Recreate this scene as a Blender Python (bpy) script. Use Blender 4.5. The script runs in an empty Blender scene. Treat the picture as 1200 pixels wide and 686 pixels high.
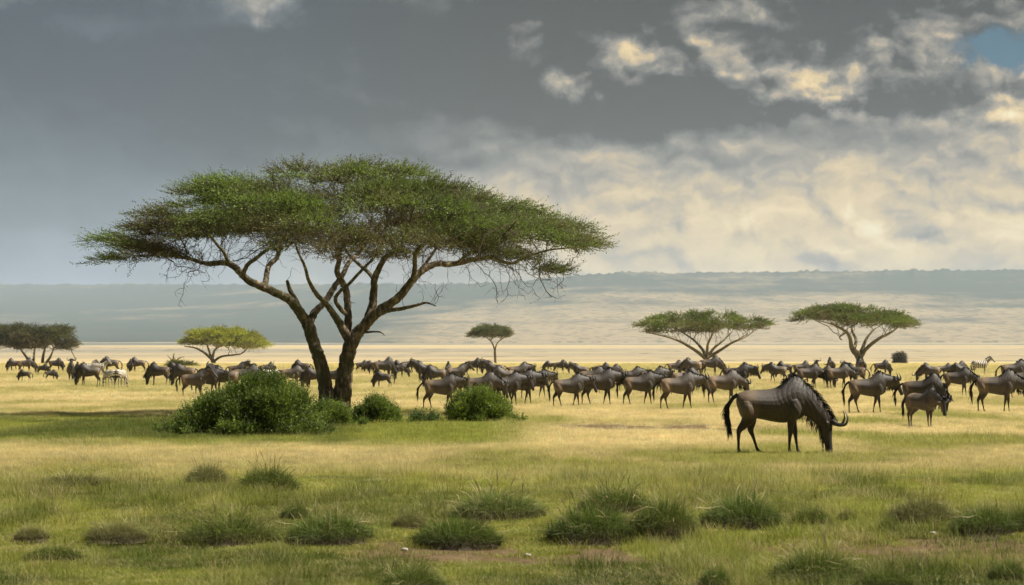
import bpy, bmesh, math, random
import numpy as np
from mathutils import Vector, Matrix
random.seed(7)
rng = np.random.default_rng(11)
SC = bpy.context.scene
COL = SC.collection

# ------------------------------------------------------------------ camera, sky, sun, exposure
F = 2800.0 / 1200.0            # focal length in picture widths
CAMZ = 1.75
cam_d = bpy.data.cameras.new("camera")
cam = bpy.data.objects.new("camera", cam_d); COL.objects.link(cam)
cam.location = (0, 0, CAMZ); cam.rotation_euler = (math.radians(90), 0, 0)
cam_d.sensor_width = 36.0; cam_d.lens = 36.0 * F
cam_d.shift_y = (425 - 343) / 1200.0
cam_d.clip_start = 0.1; cam_d.clip_end = 90000
cam_d.dof.use_dof = True; cam_d.dof.focus_distance = 54.0; cam_d.dof.aperture_fstop = 5.0
SC.camera = cam
SC.view_settings.view_transform = 'Standard'
SC.view_settings.look = 'None'
SC.view_settings.exposure = 0.90
SC.view_settings.gamma = 1.0
SC.cycles.use_denoising = True
SC.cycles.max_bounces = 6
SC.cycles.diffuse_bounces = 3
SC.cycles.transmission_bounces = 4
SC.cycles.transparent_max_bounces = 6
SC.cycles.volume_bounces = 1

SUN_EL = math.radians(56)
SUN_AZ = math.radians(84)      # clockwise from straight ahead: from the right
sd = Vector((math.sin(SUN_AZ) * math.cos(SUN_EL), math.cos(SUN_AZ) * math.cos(SUN_EL), math.sin(SUN_EL)))
sun_d = bpy.data.lights.new("sun", 'SUN')
sun_d.energy = 5.0; sun_d.angle = math.radians(0.6); sun_d.color = (1.0, 0.93, 0.80)
sun = bpy.data.objects.new("sun", sun_d); COL.objects.link(sun)
sun.rotation_euler = sd.to_track_quat('Z', 'Y').to_euler()
sun.location = (40, 40, 60)


class NT:
    """tiny node-tree writer"""
    def __init__(s, tree):
        s.t = tree; s.t.nodes.clear()
    def n(s, kind, ins=None, **kw):
        nd = s.t.nodes.new(kind)
        for k, v in kw.items(): setattr(nd, k, v)
        for k, v in (ins or {}).items():
            s.put(nd.inputs[k], v)
        return nd
    def put(s, sock, v):
        if isinstance(v, bpy.types.NodeSocket): s.t.links.new(v, sock)
        elif isinstance(v, bpy.types.Node): s.t.links.new(v.outputs[0], sock)
        else:
            if hasattr(sock.default_value, '__len__') and not hasattr(v, '__len__'): v = [v] * len(sock.default_value)
            if hasattr(v, '__len__') and len(v) == 3 and len(sock.default_value) == 4: v = (*v, 1)
            sock.default_value = v
    def m(s, op, a, b=0.0, c=0.0, clamp=False):
        return s.n('ShaderNodeMath', {0: a, 1: b, 2: c}, operation=op, use_clamp=clamp).outputs[0]
    def add(s, a, b): return s.m('ADD', a, b)
    def sub(s, a, b): return s.m('SUBTRACT', a, b)
    def mul(s, a, b): return s.m('MULTIPLY', a, b)
    def ss(s, v, lo, hi, a=0.0, b=1.0):
        nd = s.n('ShaderNodeMapRange', {'Value': v, 'From Min': lo, 'From Max': hi, 'To Min': a, 'To Max': b}, interpolation_type='SMOOTHSTEP')
        return nd.outputs[0]
    def mix(s, f, a, b, mode='MIX'):
        nd = s.n('ShaderNodeMix', data_type='RGBA', blend_type=mode)
        s.put(nd.inputs[0], f); s.put(nd.inputs[6], a); s.put(nd.inputs[7], b)
        return nd.outputs[2]
    def noise(s, vec, scale, detail=5, rough=0.5, dist=0.0, out=0):
        return s.n('ShaderNodeTexNoise', {'Vector': vec, 'Scale': scale, 'Detail': detail, 'Roughness': rough, 'Distortion': dist}).outputs[out]
    def ramp(s, f, stops, interp='LINEAR'):
        nd = s.n('ShaderNodeValToRGB', {0: f}); cr = nd.color_ramp; cr.interpolation = interp
        while len(cr.elements) < len(stops): cr.elements.new(0.5)
        for e, (p, c) in zip(cr.elements, stops):
            e.position = p; e.color = (*c, 1)
        return nd.outputs[0]


def lin(r, g, b):
    f = lambda c: (c / 255) / 12.92 if c / 255 <= 0.04045 else ((c / 255 + 0.055) / 1.055) ** 2.4
    return (f(r), f(g), f(b))


world = bpy.data.worlds.new("World"); SC.world = world; world.use_nodes = True
w = NT(world.node_tree)
tc = w.n('ShaderNodeTexCoord')
sep = w.n('ShaderNodeSeparateXYZ', {0: tc.outputs['Generated']})
sx, sy, sz = sep.outputs
az = w.m('ARCTAN2', sx, sy)
hor = w.m('SQRT', w.add(w.mul(sx, sx), w.mul(sy, sy)))
el = w.m('ARCTAN2', sz, hor)
X = w.mul(az, 28.0)            # cloud chart: azimuth and elevation in units of 1/28 rad
Y = w.mul(el, 28.0)
P0 = w.n('ShaderNodeCombineXYZ', {0: X, 1: Y, 2: 0.0}).outputs[0]
# ragged edges: the chart is bent by noise before any cloud bank is laid on it
wv = w.noise(P0, 0.8, 6, 0.62, out=1)
wv = w.n('ShaderNodeVectorMath', {0: wv, 1: (0.5, 0.5, 0.5)}, operation='SUBTRACT').outputs[0]
wv = w.n('ShaderNodeVectorMath', {0: wv, 1: (1.9, 1.3, 0.0)}, operation='MULTIPLY').outputs[0]
PW = w.n('ShaderNodeVectorMath', {0: P0, 1: wv}, operation='ADD').outputs[0]


def bank(cx, cy, rx, ry, lo=1.15, hi=0.55, vec=None):
    """1 inside an elliptical cloud bank (chart px of the 1200 wide frame), 0 outside"""
    d = w.n('ShaderNodeVectorMath', {0: vec or PW, 1: ((cx - 600) / 100, (425 - cy) / 100, 0)}, operation='SUBTRACT').outputs[0]
    d = w.n('ShaderNodeVectorMath', {0: d, 1: (100 / rx, 100 / ry, 0)}, operation='MULTIPLY').outputs[0]
    l = w.n('ShaderNodeVectorMath', {0: d}, operation='LENGTH').outputs['Value']
    return w.ss(l, lo, hi)


def mx(*a):
    r = a[0]
    for b in a[1:]: r = w.m('MAXIMUM', r, b)
    return r


# relief of the billows: difference between two looks at the same noise, lit from above right
def billow(vec, scale):
    s = None
    for k, (f_, a_) in enumerate(((1.0, 1.0), (2.13, .52), (4.6, .27), (9.7, .13))):
        n_ = w.mul(w.m('ABSOLUTE', w.sub(w.noise(vec, scale * f_, 0.0, 0.5), 0.5)), 2.0 * a_)
        s = n_ if s is None else w.add(s, n_)
    return s
def relief(scale, shift):
    sh = w.n('ShaderNodeVectorMath', {0: PR, 1: (shift * 0.55, shift, 0)}, operation='ADD').outputs[0]
    return w.sub(billow(PR, scale), billow(sh, scale))


wv2 = w.n('ShaderNodeVectorMath', {0: w.noise(P0, 1.6, 4, 0.6, out=1), 1: (0.55, 0.45, 0.0)}, operation='MULTIPLY').outputs[0]
PR = w.n('ShaderNodeVectorMath', {0: w.n('ShaderNodeVectorMath', {0: P0, 1: (0.8, 1.25, 0)}, operation='MULTIPLY').outputs[0], 1: wv2}, operation='ADD').outputs[0]
def frelief(scale, shift):
    sh = w.n('ShaderNodeVectorMath', {0: PR, 1: (shift * 0.55, shift, 0)}, operation='ADD').outputs[0]
    return w.sub(w.noise(PR, scale, 7, 0.56), w.noise(sh, scale, 7, 0.56))
emb = w.add(w.mul(relief(0.62, 0.12), 0.45), w.mul(frelief(0.70, 0.22), 1.0))
soft = w.noise(PR, 0.42, 4, 0.5)
leftness = w.ss(X, 0.6, -5.5)                               # the rain side
right = w.ss(X, -1.6, 2.2)
# brightness of the sky, 0 storm-dark .. 1 sunlit cumulus
low = w.ss(Y, 3.4, 0.8)
B = w.add(0.03, w.mul(low, w.add(0.44, w.mul(right, 0.13))))
B = w.add(B, w.mul(w.sub(soft, 0.5), 0.50))
creambank = mx(bank(980, 215, 470, 120, 1.3, 0.5), bank(700, 240, 200, 70, 1.3, 0.4), bank(1175, 120, 80, 70, 1.2, 0.5))
B = w.add(B, w.mul(creambank, 0.26))
darkbank = mx(bank(850, 5, 330, 62, 1.2, 0.75), bank(700, 110, 240, 55, 1.3, 0.5), bank(960, 105, 190, 48, 1.15, 0.7), bank(1000, 30, 190, 55, 1.2, 0.7))
B = w.sub(B, w.mul(darkbank, w.add(0.17, w.mul(creambank, 0.36))))
leftdark = bank(150, 120, 560, 150, 1.4, 0.3, P0)
B = w.sub(B, w.mul(leftdark, 0.04))
PUFF = [(676, 102, 40, 16), (716, 88, 46, 20), (758, 64, 48, 30), (800, 52, 42, 26), (856, 68, 46, 24), (905, 104, 44, 20), (955, 98, 52, 26), (1000, 92, 48, 28),
        (1040, 66, 36, 26), (1066, 84, 46, 34), (1095, 40, 70, 18), (1160, 26, 74, 16), (1150, 114, 44, 34), (1200, 118, 54, 36), (300, 8, 48, 22), (612, 42, 30, 14), (850, 20, 48, 24), (20, 5, 60, 12), (110, 40, 60, 14)]
WT = [1, .9, 1, .9, .9, 1, 1, .9, 1, 1, .75, .8, 1, 1, 1, .8, .5, .7, .3]
wp_ = w.n('ShaderNodeVectorMath', {0: w.noise(P0, 2.2, 6, 0.62, out=1), 1: (0.5, 0.5, 0.5)}, operation='SUBTRACT').outputs[0]
wp_ = w.n('ShaderNodeVectorMath', {0: wp_, 1: (0.95, 0.70, 0.0)}, operation='MULTIPLY').outputs[0]
PP = w.n('ShaderNodeVectorMath', {0: P0, 1: wp_}, operation='ADD').outputs[0]
pv_ = [w.mul(bank(q[0], q[1], q[2] * 1.35, q[3] * 1.35, 1.15, .15, PP), k) for q, k in zip(PUFF, WT)]
puffs = mx(*pv_)
# undersides of the same cumulus, down-sun of each lit head
under = mx(*[bank(x + 24, y + 28, rx * 1.3, ry * .9, 1.25, .2, PP) for x, y, rx, ry in PUFF[:12]])
mass = mx(bank(775, 78, 165, 50, 1.15, .35, PP), bank(955, 98, 190, 52, 1.15, .35, PP), bank(1060, 66, 100, 66, 1.15, .4, PP), bank(850, 12, 90, 38, 1.2, .3, PP), bank(1160, 20, 110, 30, 1.2, .4, PP))
B = w.add(B, w.mul(mass, 0.25))
B = w.add(B, w.mul(puffs, 0.34))
B = w.sub(B, w.mul(under, 0.16))
ampl = w.add(0.55, w.add(w.mul(creambank, 0.30), w.mul(mx(mass, puffs), 1.15)))
ampl = w.mul(ampl, w.ss(Y, 0.1, 1.6, 0.35, 1.0))
B = w.add(B, w.mul(emb, w.mul(ampl, w.ss(leftness, 0.0, 1.0, 1.7, 0.5))))
warm = w.ramp(B, [(0.0, lin(40, 42, 46)), (0.16, lin(84, 84, 84)), (0.32, lin(120, 118, 112)), (0.50, lin(166, 155, 138)),
                  (0.68, lin(218, 192, 144)), (0.84, lin(244, 216, 160)), (1.0, lin(255, 240, 196))])
cool = w.ramp(B, [(0.0, lin(46, 62, 80)), (0.20, lin(80, 98, 114)), (0.38, lin(112, 126, 142)), (0.55, lin(146, 162, 180)),
                  (0.75, lin(196, 202, 206)), (1.0, lin(236, 232, 218))])
coolness = w.mul(w.add(w.mul(leftness, 1.0), 0.09), w.ss(puffs, 0.0, 1.0, 1.0, 0.35))
cloud = w.mix(coolness, warm, cool)
sky = w.n('ShaderNodeTexSky', sky_type='NISHITA', sun_disc=False, sun_elevation=SUN_EL, sun_rotation=SUN_AZ, altitude=1500.0)
blue = w.mul(w.ss(bank(1190, 66, 84, 24, 1.3, 0.5, PP), 0.0, 1.0), w.ss(puffs, 0.75, 0.2))
# other breaks in the overcast, by noise, well above the horizon
high = w.noise(tc.outputs['Generated'], 3.0, 6, 0.55)
brk = w.mul(w.ss(high, 0.58, 0.68), w.ss(Y, 5.5, 9.0))
open_ = w.m('MAXIMUM', blue, brk)
cloud10 = w.mix(1.0, cloud, (10.0, 10.0, 10.0), 'MULTIPLY')
skyb = w.mix(1.0, sky.outputs[0], (0.08, 0.27, 0.34), 'MULTIPLY')
final = w.mix(open_, cloud10, skyb)
bg = w.n('ShaderNodeBackground', {'Color': final, 'Strength': 0.052})
w.n('ShaderNodeOutputWorld', {'Surface': bg})
world.cycles.sampling_method = 'MANUAL'; world.cycles.sample_map_resolution = 1024

# ------------------------------------------------------------------ helpers
def vnoise(x, y, seed=0):
    x = np.asarray(x, float); y = np.asarray(y, float)
    xi = np.floor(x).astype(np.int64); yi = np.floor(y).astype(np.int64)
    fx = x - xi; fy = y - yi
    fx = fx * fx * (3 - 2 * fx); fy = fy * fy * (3 - 2 * fy)
    def h(a, b):
        k = (a * 374761393 + b * 668265263 + seed * 974634777) & 0xFFFFFFFF
        k = ((k ^ (k >> 13)) * 1274126177) & 0xFFFFFFFF
        return ((k ^ (k >> 16)) & 0xFFFF) / 65535.0
    a = h(xi, yi); b = h(xi + 1, yi); c = h(xi, yi + 1); d = h(xi + 1, yi + 1)
    return (a + (b - a) * fx) * (1 - fy) + (c + (d - c) * fx) * fy


def fbm(x, y, seed=0, octv=4):
    s = 0; a = 0.5; t = 0
    for k in range(octv):
        s = s + a * vnoise(x, y, seed + k * 17); t += a; a *= 0.5
        x = x * 2.03 + 5.1; y = y * 2.03 + 1.7
    return s / t


def sst(lo, hi, v):
    t = np.clip((np.asarray(v, float) - lo) / (hi - lo), 0, 1)
    return t * t * (3 - 2 * t)


PROF = np.array([(-80, -.12), (23, -.12), (30, 0), (95, 0), (120, .08), (150, .24), (180, .45), (220, .75), (270, 1.0), (400, 1.25), (700, 1.4), (1200, 1.9),
                 (1500, 2.3), (3000, 12.5), (5000, 38), (7000, 59), (9500, 61), (60000, 61)], float)


def profz(y):
    return np.interp(y, PROF[:, 0], PROF[:, 1])


def gz(x, y):
    """ground height"""
    x = np.asarray(x, float); y = np.asarray(y, float)
    z = profz(y)
    near = 1 - sst(60, 140, y)
    z = z + near * (0.10 * (fbm(x * .35, y * .22, 3, 3) - 0.5))
    # low eroded bank in the foreground
    edge = 24.2 + 1.6 * (fbm(x * .45, 3.3 + 0 * x, 9, 3) - .5)
    z = z + 0.07 * sst(edge - .35, edge + .35, y) * near
    far = sst(600, 3000, y)
    z = z + far * 6 * (fbm(x / 900, y / 700, 21, 3) - .5)
    return z


def gzf(x, y): return float(gz(np.array([x]), np.array([y]))[0])


def find_depth(py):
    """distance at which the open ground shows at picture height py"""
    D = np.concatenate([np.arange(14, 200, .1), np.arange(200, 900, 1.0)])
    yy = 425 + 2800 * (CAMZ - profz(D)) / D
    return float(D[np.argmin(np.abs(yy - py))])


def at(px, py, D=None):
    D = D or find_depth(py)
    x = (px - 600) / 2800 * D
    return x, D, gzf(x, D)


def mesh_from(name, verts, faces, mats=(), smooth=False):
    me = bpy.data.meshes.new(name)
    me.from_pydata([tuple(v) for v in verts], [], faces)
    for m_ in mats: me.materials.append(m_)
    if smooth: me.shade_smooth()
    return me


def fast_mesh(name, V, Fc, mat=None, col=None, smooth=False):
    """V (n,3) array, Fc (m,k) array of same-size faces"""
    me = bpy.data.meshes.new(name)
    V = np.ascontiguousarray(V, np.float32); Fc = np.ascontiguousarray(Fc, np.int32)
    n, k = len(Fc), Fc.shape[1]
    me.vertices.add(len(V)); me.vertices.foreach_set('co', V.ravel())
    me.loops.add(n * k); me.loops.foreach_set('vertex_index', Fc.ravel())
    me.polygons.add(n); me.polygons.foreach_set('loop_start', np.arange(0, n * k, k, dtype=np.int32))
    me.polygons.foreach_set('loop_total', np.full(n, k, np.int32))
    if smooth: me.polygons.foreach_set('use_smooth', np.ones(n, bool))
    me.update(calc_edges=True)
    if col is not None:
        a = me.color_attributes.new('Col', 'FLOAT_COLOR', 'POINT')
        c = np.ones((len(V), 4), np.float32); c[:, :3] = col; a.data.foreach_set('color', c.ravel())
    if mat: me.materials.append(mat)
    return me


def link(name, data, parent=None, loc=None, rz=0, scale=None, kind=None, label=None, cat=None, group=None):
    o = bpy.data.objects.new(name, data); COL.objects.link(o)
    if loc is not None: o.location = loc
    if rz: o.rotation_euler = (0, 0, rz)
    if scale is not None: o.scale = scale if hasattr(scale, '__len__') else (scale,) * 3
    if parent: o.parent = parent
    if kind: o['kind'] = kind
    if label: o['label'] = label
    if cat: o['category'] = cat
    if group: o['group'] = group
    return o


def material(name):
    m_ = bpy.data.materials.new(name); m_.use_nodes = True
    return m_, NT(m_.node_tree)


def finish(nt, bsdf, disp=None):
    o = nt.n('ShaderNodeOutputMaterial', {'Surface': bsdf})
    return o


# ------------------------------------------------------------------ the lie of the field: colour of grass and soil by place, some shade painted in
DRY = np.array(lin(238, 222, 168)) * 0.88
DRYG = np.array(lin(206, 196, 128)) * 0.80
GREEN = np.array(lin(162, 166, 78)) * 0.95
SHADED_GREEN = np.array(lin(92, 118, 44)) * 0.50
BARE = np.array(lin(124, 104, 78)) * 0.62


def field(x, y):
    """-> colour (n,3), bareness (n), greenness (n), height factor (n)"""
    x = np.asarray(x, float); y = np.asarray(y, float)
    px = 600 + 2800 * x / np.maximum(y, 5)
    n1 = fbm(x * .30, y * .12, 31, 4); n2 = fbm(x * 1.1, y * .5, 41, 3); n3 = fbm(x * .08, y * .03, 51, 3)
    g = 1 - sst(32.0, 40.5, y + 9 * (n1 - .5) * 2)
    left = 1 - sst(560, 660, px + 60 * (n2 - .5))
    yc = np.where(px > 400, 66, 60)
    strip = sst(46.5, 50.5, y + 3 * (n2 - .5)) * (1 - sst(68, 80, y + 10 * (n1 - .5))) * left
    g = np.maximum(g, strip * (0.95 + .5 * (n2 - .4)))
    g = np.maximum(g, .75 * sst(.55, .72, n1) * (1 - sst(45, 150, y)))
    g = np.maximum(g, .35 * sst(.45, .65, n3) * sst(60, 80, y))
    g = np.clip(g, 0, 1)
    dark = np.clip(.7 * strip * sst(.30, .52, n1) * (1 - .85 * sst(380, 450, px)) + (1 - sst(18, 30, y)) * .35 + .5 * sst(.46, .66, n2) * (y < 35), 0, 1)  # tree shade on the strip and cloud shade up front, put into the green
    bare = sst(.48, .62, n2 + .18) * sst(57, 60, y + 2 * (n1 - .5)) * (1 - sst(63.5, 67, y)) * sst(600, 680, px) * (1 - sst(860, 960, px))
    bare = np.maximum(bare, .8 * sst(.50, .6, n2) * sst(50, 51, y) * (1 - sst(54, 57, y)) * (1 - sst(180, 300, px)))
    mud = sst(21.6, 22.6, y + 1.0 * (n1 - .5)) * (1 - sst(23.9, 24.6, y + 1.2 * (n1 - .5))) * sst(.36, .5, n2 + .10)
    mud = mud * sst(330, 470, px + 60 * (n1 - .5))
    bare = np.maximum(bare, mud)
    bare = np.maximum(bare, .6 * sst(.66, .75, n2) * (y < 45))
    dr = DRY[None] + (DRYG - DRY)[None] * np.clip(1.6 * (n1 - .35) + .35 * (y < 48) * 1, 0, 1)[:, None]
    gr = GREEN[None] + (SHADED_GREEN - GREEN)[None] * dark[:, None]
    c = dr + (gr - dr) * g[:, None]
    c = c * (.82 + .36 * fbm(x * 2.3, y * 1.1, 61, 2))[:, None]
    h = .75 + .6 * n1 + (y < 38) * 1.1 * np.clip(n2 - .42, 0, 1)
    return c, np.clip(bare, 0, 1), g, h


# ------------------------------------------------------------------ ground
def tint_mat(name, trans=0.35, rough=0.75, instancer=False, spec=0.25, tip=None):
    m_, t = material(name)
    a = t.n('ShaderNodeAttribute', attribute_name='tint' if instancer else 'Col', attribute_type='INSTANCER' if instancer else 'GEOMETRY')
    c = a.outputs['Color']
    if instancer:
        v = t.n('ShaderNodeAttribute', attribute_name='Col', attribute_type='GEOMETRY')
        c = t.mix(1.0, c, v.outputs['Color'], 'MULTIPLY')
    b = t.n('ShaderNodeBsdfPrincipled', {'Base Color': c, 'Roughness': rough, 'Specular IOR Level': spec})
    if trans:
        tr = t.n('ShaderNodeBsdfTranslucent', {'Color': c})
        b = t.n('ShaderNodeMixShader', {0: trans, 1: b, 2: tr})
    finish(t, b); return m_


mg, t = material('savanna_ground')
geo = t.n('ShaderNodeNewGeometry'); pos = geo.outputs['Position']
col = t.n('ShaderNodeAttribute', attribute_name='Col').outputs['Color']
sp = t.n('ShaderNodeSeparateXYZ', {0: pos})
n_f = t.noise(pos, 9.0, 6, 0.7)
n_m = t.noise(pos, 1.3, 5, 0.6)
near = t.mix(1.0, col, t.ramp(n_f, [(0.25, (.45, .45, .45)), (.5, (.9, .9, .9)), (.75, (1.35, 1.3, 1.2))]), 'MULTIPLY')
# the far plain: long pale bands of dry grass, bluish belts of scrub
bandv = t.n('ShaderNodeVectorMath', {0: pos, 1: (0.00020, 0.00042, 0)}, operation='MULTIPLY').outputs[0]
bn = t.noise(bandv, 1.0, 6, 0.65, 2.0)
scr = t.n('ShaderNodeVectorMath', {0: pos, 1: (0.02, 0.008, 0)}, operation='MULTIPLY').outputs[0]
sn = t.noise(scr, 1.0, 6, 0.65)
farc = t.ramp(bn, [(.34, (.15, .145, .12)), (.44, (.27, .23, .16)), (.54, (.38, .30, .17)), (.68, (.44, .34, .18))])
scrub = t.mul(t.ss(sn, .56, .62), t.ss(bn, .60, .42))
farc = t.mix(t.mul(scrub, .8), farc, (.05, .06, .04))
belt = t.mul(t.ss(t.add(sp.outputs[1], t.mul(sn, 900)), 5500, 5900), t.ss(t.add(sp.outputs[1], t.mul(sn, 900)), 6900, 6300))
farc = t.mix(t.mul(belt, .9), farc, (.07, .09, .09))
f = t.ss(t.add(sp.outputs[1], t.mul(sn, 500)), 600, 1700)
cc = t.mix(f, near, farc)
bsd = t.n('ShaderNodeBsdfPrincipled', {'Base Color': cc, 'Roughness': .95, 'Specular IOR Level': .1})
bmp = t.n('ShaderNodeBump', {'Strength': .5, 'Distance': .05, 'Height': t.noise(pos, 5.0, 7, .7)})
t.put(bsd.inputs['Normal'], bmp.outputs[0]); finish(t, bsd)

ys = [-60, -40, -20, 0, 6, 10]
y = 12.0
while y < 9000:
    ys.append(y); y += max(.22, y * .0085) if y < 140 else y * .02
ys = np.array(ys + [9000.0]); NX = 420
u = np.linspace(-1, 1, NX); u = np.sign(u) * (np.abs(u) ** 1.35)
half = np.where(ys < 140, 22 + np.maximum(ys, 0) * .42, 22 + 140 * .42 + (ys - 140) * .62)
GX = u[None] * half[:, None]; GY = np.repeat(ys[:, None], NX, 1)
gx, gy = GX.ravel(), GY.ravel()
zz = gz(gx, gy)
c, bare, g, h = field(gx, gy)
soil = BARE[None] * (.8 + .4 * fbm(gx * 3, gy * 3, 5, 2))[:, None]
k = np.clip(bare + .25 * (gy < 45), 0, 1)[:, None]
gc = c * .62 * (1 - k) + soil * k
far_ = sst(150, 500, gy)[:, None]
gc = gc * (1 - far_) + (DRY * 1.0)[None] * far_
idx = np.arange(len(ys) * NX).reshape(len(ys), NX)
fc = np.stack([idx[:-1, :-1], idx[:-1, 1:], idx[1:, 1:], idx[1:, :-1]], -1).reshape(-1, 4)
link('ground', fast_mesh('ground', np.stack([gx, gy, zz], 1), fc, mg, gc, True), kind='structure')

# ------------------------------------------------------------------ far escarpment
mh, t = material('escarpment')
geo = t.n('ShaderNodeNewGeometry'); pos = geo.outputs['Position']
hcol = t.n('ShaderNodeAttribute', attribute_name='Col').outputs['Color']
s1 = t.noise(t.n('ShaderNodeVectorMath', {0: pos, 1: (.006, .0026, .012)}, operation='MULTIPLY').outputs[0], 1.0, 8, .68)
s2 = t.noise(t.n('ShaderNodeVectorMath', {0: pos, 1: (.0006, .0005, .008)}, operation='MULTIPLY').outputs[0], 1.0, 5, .6)
sepc = t.n('ShaderNodeSeparateColor', {0: hcol})     # red: woodland, plus dark cover painted in for haze
wood_haze = t.ss(t.add(t.mul(t.sub(s1, .5), 1.5), t.add(sepc.outputs[0], t.mul(t.sub(s2, .5), 2.2))), .12, 1.0)
cc = t.mix(wood_haze, (.27, .215, .135), (.04, .055, .05))
s3 = t.noise(t.n('ShaderNodeVectorMath', {0: pos, 1: (.03, .012, .03)}, operation='MULTIPLY').outputs[0], 1.0, 4, .6)
cc = t.mix(t.ss(s3, .46, .66, 0, .6), cc, (.04, .05, .04))
finish(t, t.n('ShaderNodeBsdfPrincipled', {'Base Color': cc, 'Roughness': 1.0, 'Specular IOR Level': .05}))


def ridge_d(x0):      # distance of the crest by azimuth (x/y): nearer on the right
    return 12500 + 7000 * sst(.02, -.22, x0)


def ridge_py(x0):
    return 321.5 + 13 * sst(.05, -.02, x0) - 3.0 * sst(.04, .22, x0)


AZ = np.linspace(-.62, .62, 900); RT = np.linspace(0, 1, 64)
A, R = np.meshgrid(AZ, RT)
D1 = ridge_d(A)
D0 = 7200.0
Dd = D0 + (D1 - D0) * R
# picture height along the slope: gentle foot, steeper to the crest
foot = 401.0
sh = foot + (ridge_py(A) - foot) * (R ** 1.05)
sh += (1 - R) * R * 10 * (fbm(A * 14, R * 4, 71, 4) - .5) * 2
zz = CAMZ + (425 - sh) / 2800 * Dd
zz += 11 * np.clip(R * 6 - 5.2, 0, 1) * (vnoise(A * 900, R * 0, 77) ** 2 * 1.6 + fbm(A * 160, R * 0, 78, 3) * 1.2)
zz[0] -= 60
forest_haze = .62 * sst(.45, .85, R + .12 * (fbm(A * 30, R * 6, 81, 3) - .5)) * 1.0 + .26 * (A > -9) + .35 * sst(.05, -.12, A) * sst(.1, .4, R)
forest_haze += .8 * sst(.0, -.10, A) + .25 * sst(.14, .2, A) * sst(.25, .4, R)  # left slope: dark cover added beyond the real woods, painted to read as haze
hv = np.stack([A * Dd, Dd, zz], -1).reshape(-1, 3)
back = np.stack([A[-1] * (D1[-1] + 3000), D1[-1] + 3000, zz[-1] * 0 + 40], -1)
hv = np.concatenate([hv, back]); fr = np.concatenate([forest_haze.ravel(), np.ones(len(AZ))])
idx = np.arange(65 * len(AZ)).reshape(65, len(AZ))
fc = np.stack([idx[:-1, :-1], idx[:-1, 1:], idx[1:, 1:], idx[1:, :-1]], -1).reshape(-1, 4)
link('hills', fast_mesh('hills', hv, fc, mh, np.repeat(np.clip(fr, 0, 1)[:, None], 3, 1), True), kind='structure')

# ------------------------------------------------------------------ the air
mz, t = material('haze_air')
pv = t.n('ShaderNodeVolumePrincipled', {'Color': (.70, .84, 1.0), 'Density': 0.000036, 'Anisotropy': 0.1})
t.n('ShaderNodeOutputMaterial', {'Volume': pv})
bpy.ops.mesh.primitive_cube_add(size=1)
hz = bpy.context.object; hz.name = 'haze'; hz.data.name = 'haze'
hz.scale = (46000, 24000, 702); hz.location = (0, 24000 / 2 - 500, 702 / 2 - 2)
hz.data.materials.append(mz); hz['kind'] = 'stuff'



# ------------------------------------------------------------------ grass
def blades(n, spread, hmin, hmax, width, lean, segs=3, head=0.0, base_dark=.9, seed=0, dome=0.0):
    """one clump of grass blades -> V, F(tri), colour"""
    r = np.random.default_rng(seed)
    ang = r.uniform(0, 2 * np.pi, n); rad = spread * np.sqrt(r.uniform(0, 1, n))
    bx, by = rad * np.cos(ang), rad * np.sin(ang)
    h = r.uniform(hmin, hmax, n) * (1 - dome * (rad / spread) ** 2)
    la = ang + r.normal(0, 1.1, n) * (1 - .5 * dome)
    lm = np.abs(r.normal(lean, lean * .6, n)) * (.5 + .9 * rad / spread)
    wa = r.uniform(0, np.pi, n)
    V = []; C = []; F = []
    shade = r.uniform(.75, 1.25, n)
    isd = r.uniform(0, 1, n) < head
    T = np.linspace(0, 1, segs + 1)
    for i, t_ in enumerate(T):
        cx = bx + np.cos(la) * lm * h * t_ ** 1.9; cy = by + np.sin(la) * lm * h * t_ ** 1.9
        cz = h * (t_ - .28 * np.minimum(lm, 1.3) * t_ ** 2.2)
        ww = width * (1 - t_ ** 1.6) * .5 + np.where(isd & (t_ > .7) & (t_ < 1), width * .9, 0)
        if i < segs:
            V += [np.stack([cx - np.cos(wa) * ww, cy - np.sin(wa) * ww, cz - .02 * (i == 0)], 1), np.stack([cx + np.cos(wa) * ww, cy + np.sin(wa) * ww, cz - .02 * (i == 0)], 1)]
            C += [shade * (base_dark + (1 - base_dark) * t_)] * 2  # foot of each blade slightly darker, shading put into its colour
        else:
            V.append(np.stack([cx, cy, cz], 1)); C.append(shade * 1.08)
    k = len(V)
    V = np.stack(V, 1).reshape(-1, 3); C = np.stack(C, 1).reshape(-1)
    b = np.arange(n) * k
    for i in range(segs - 1):
        a = b + 2 * i
        F += [np.stack([a, a + 1, a + 3], 1), np.stack([a, a + 3, a + 2], 1)]
    a = b + 2 * (segs - 1); F.append(np.stack([a, a + 1, a + 2], 1))
    return V, np.concatenate(F), np.repeat(C[:, None], 3, 1)


grass_m = tint_mat('grass_blades', .45, .6, True)
protos = bpy.data.collections.new('grass_clumps')      # holds the clump shapes only; never linked to the scene
def clump(name, *a, **k):
    V, Fc, C = blades(*a, **k)
    o = bpy.data.objects.new(name, fast_mesh(name, V, Fc, grass_m, C)); protos.objects.link(o)
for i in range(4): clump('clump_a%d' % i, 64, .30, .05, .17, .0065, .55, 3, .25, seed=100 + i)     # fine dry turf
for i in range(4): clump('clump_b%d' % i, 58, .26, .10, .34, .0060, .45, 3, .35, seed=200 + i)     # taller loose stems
for i in range(4): clump('clump_c%d' % i, 90, .26, .03, .10, .0080, .80, 2, .0, seed=300 + i)      # short green turf


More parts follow.
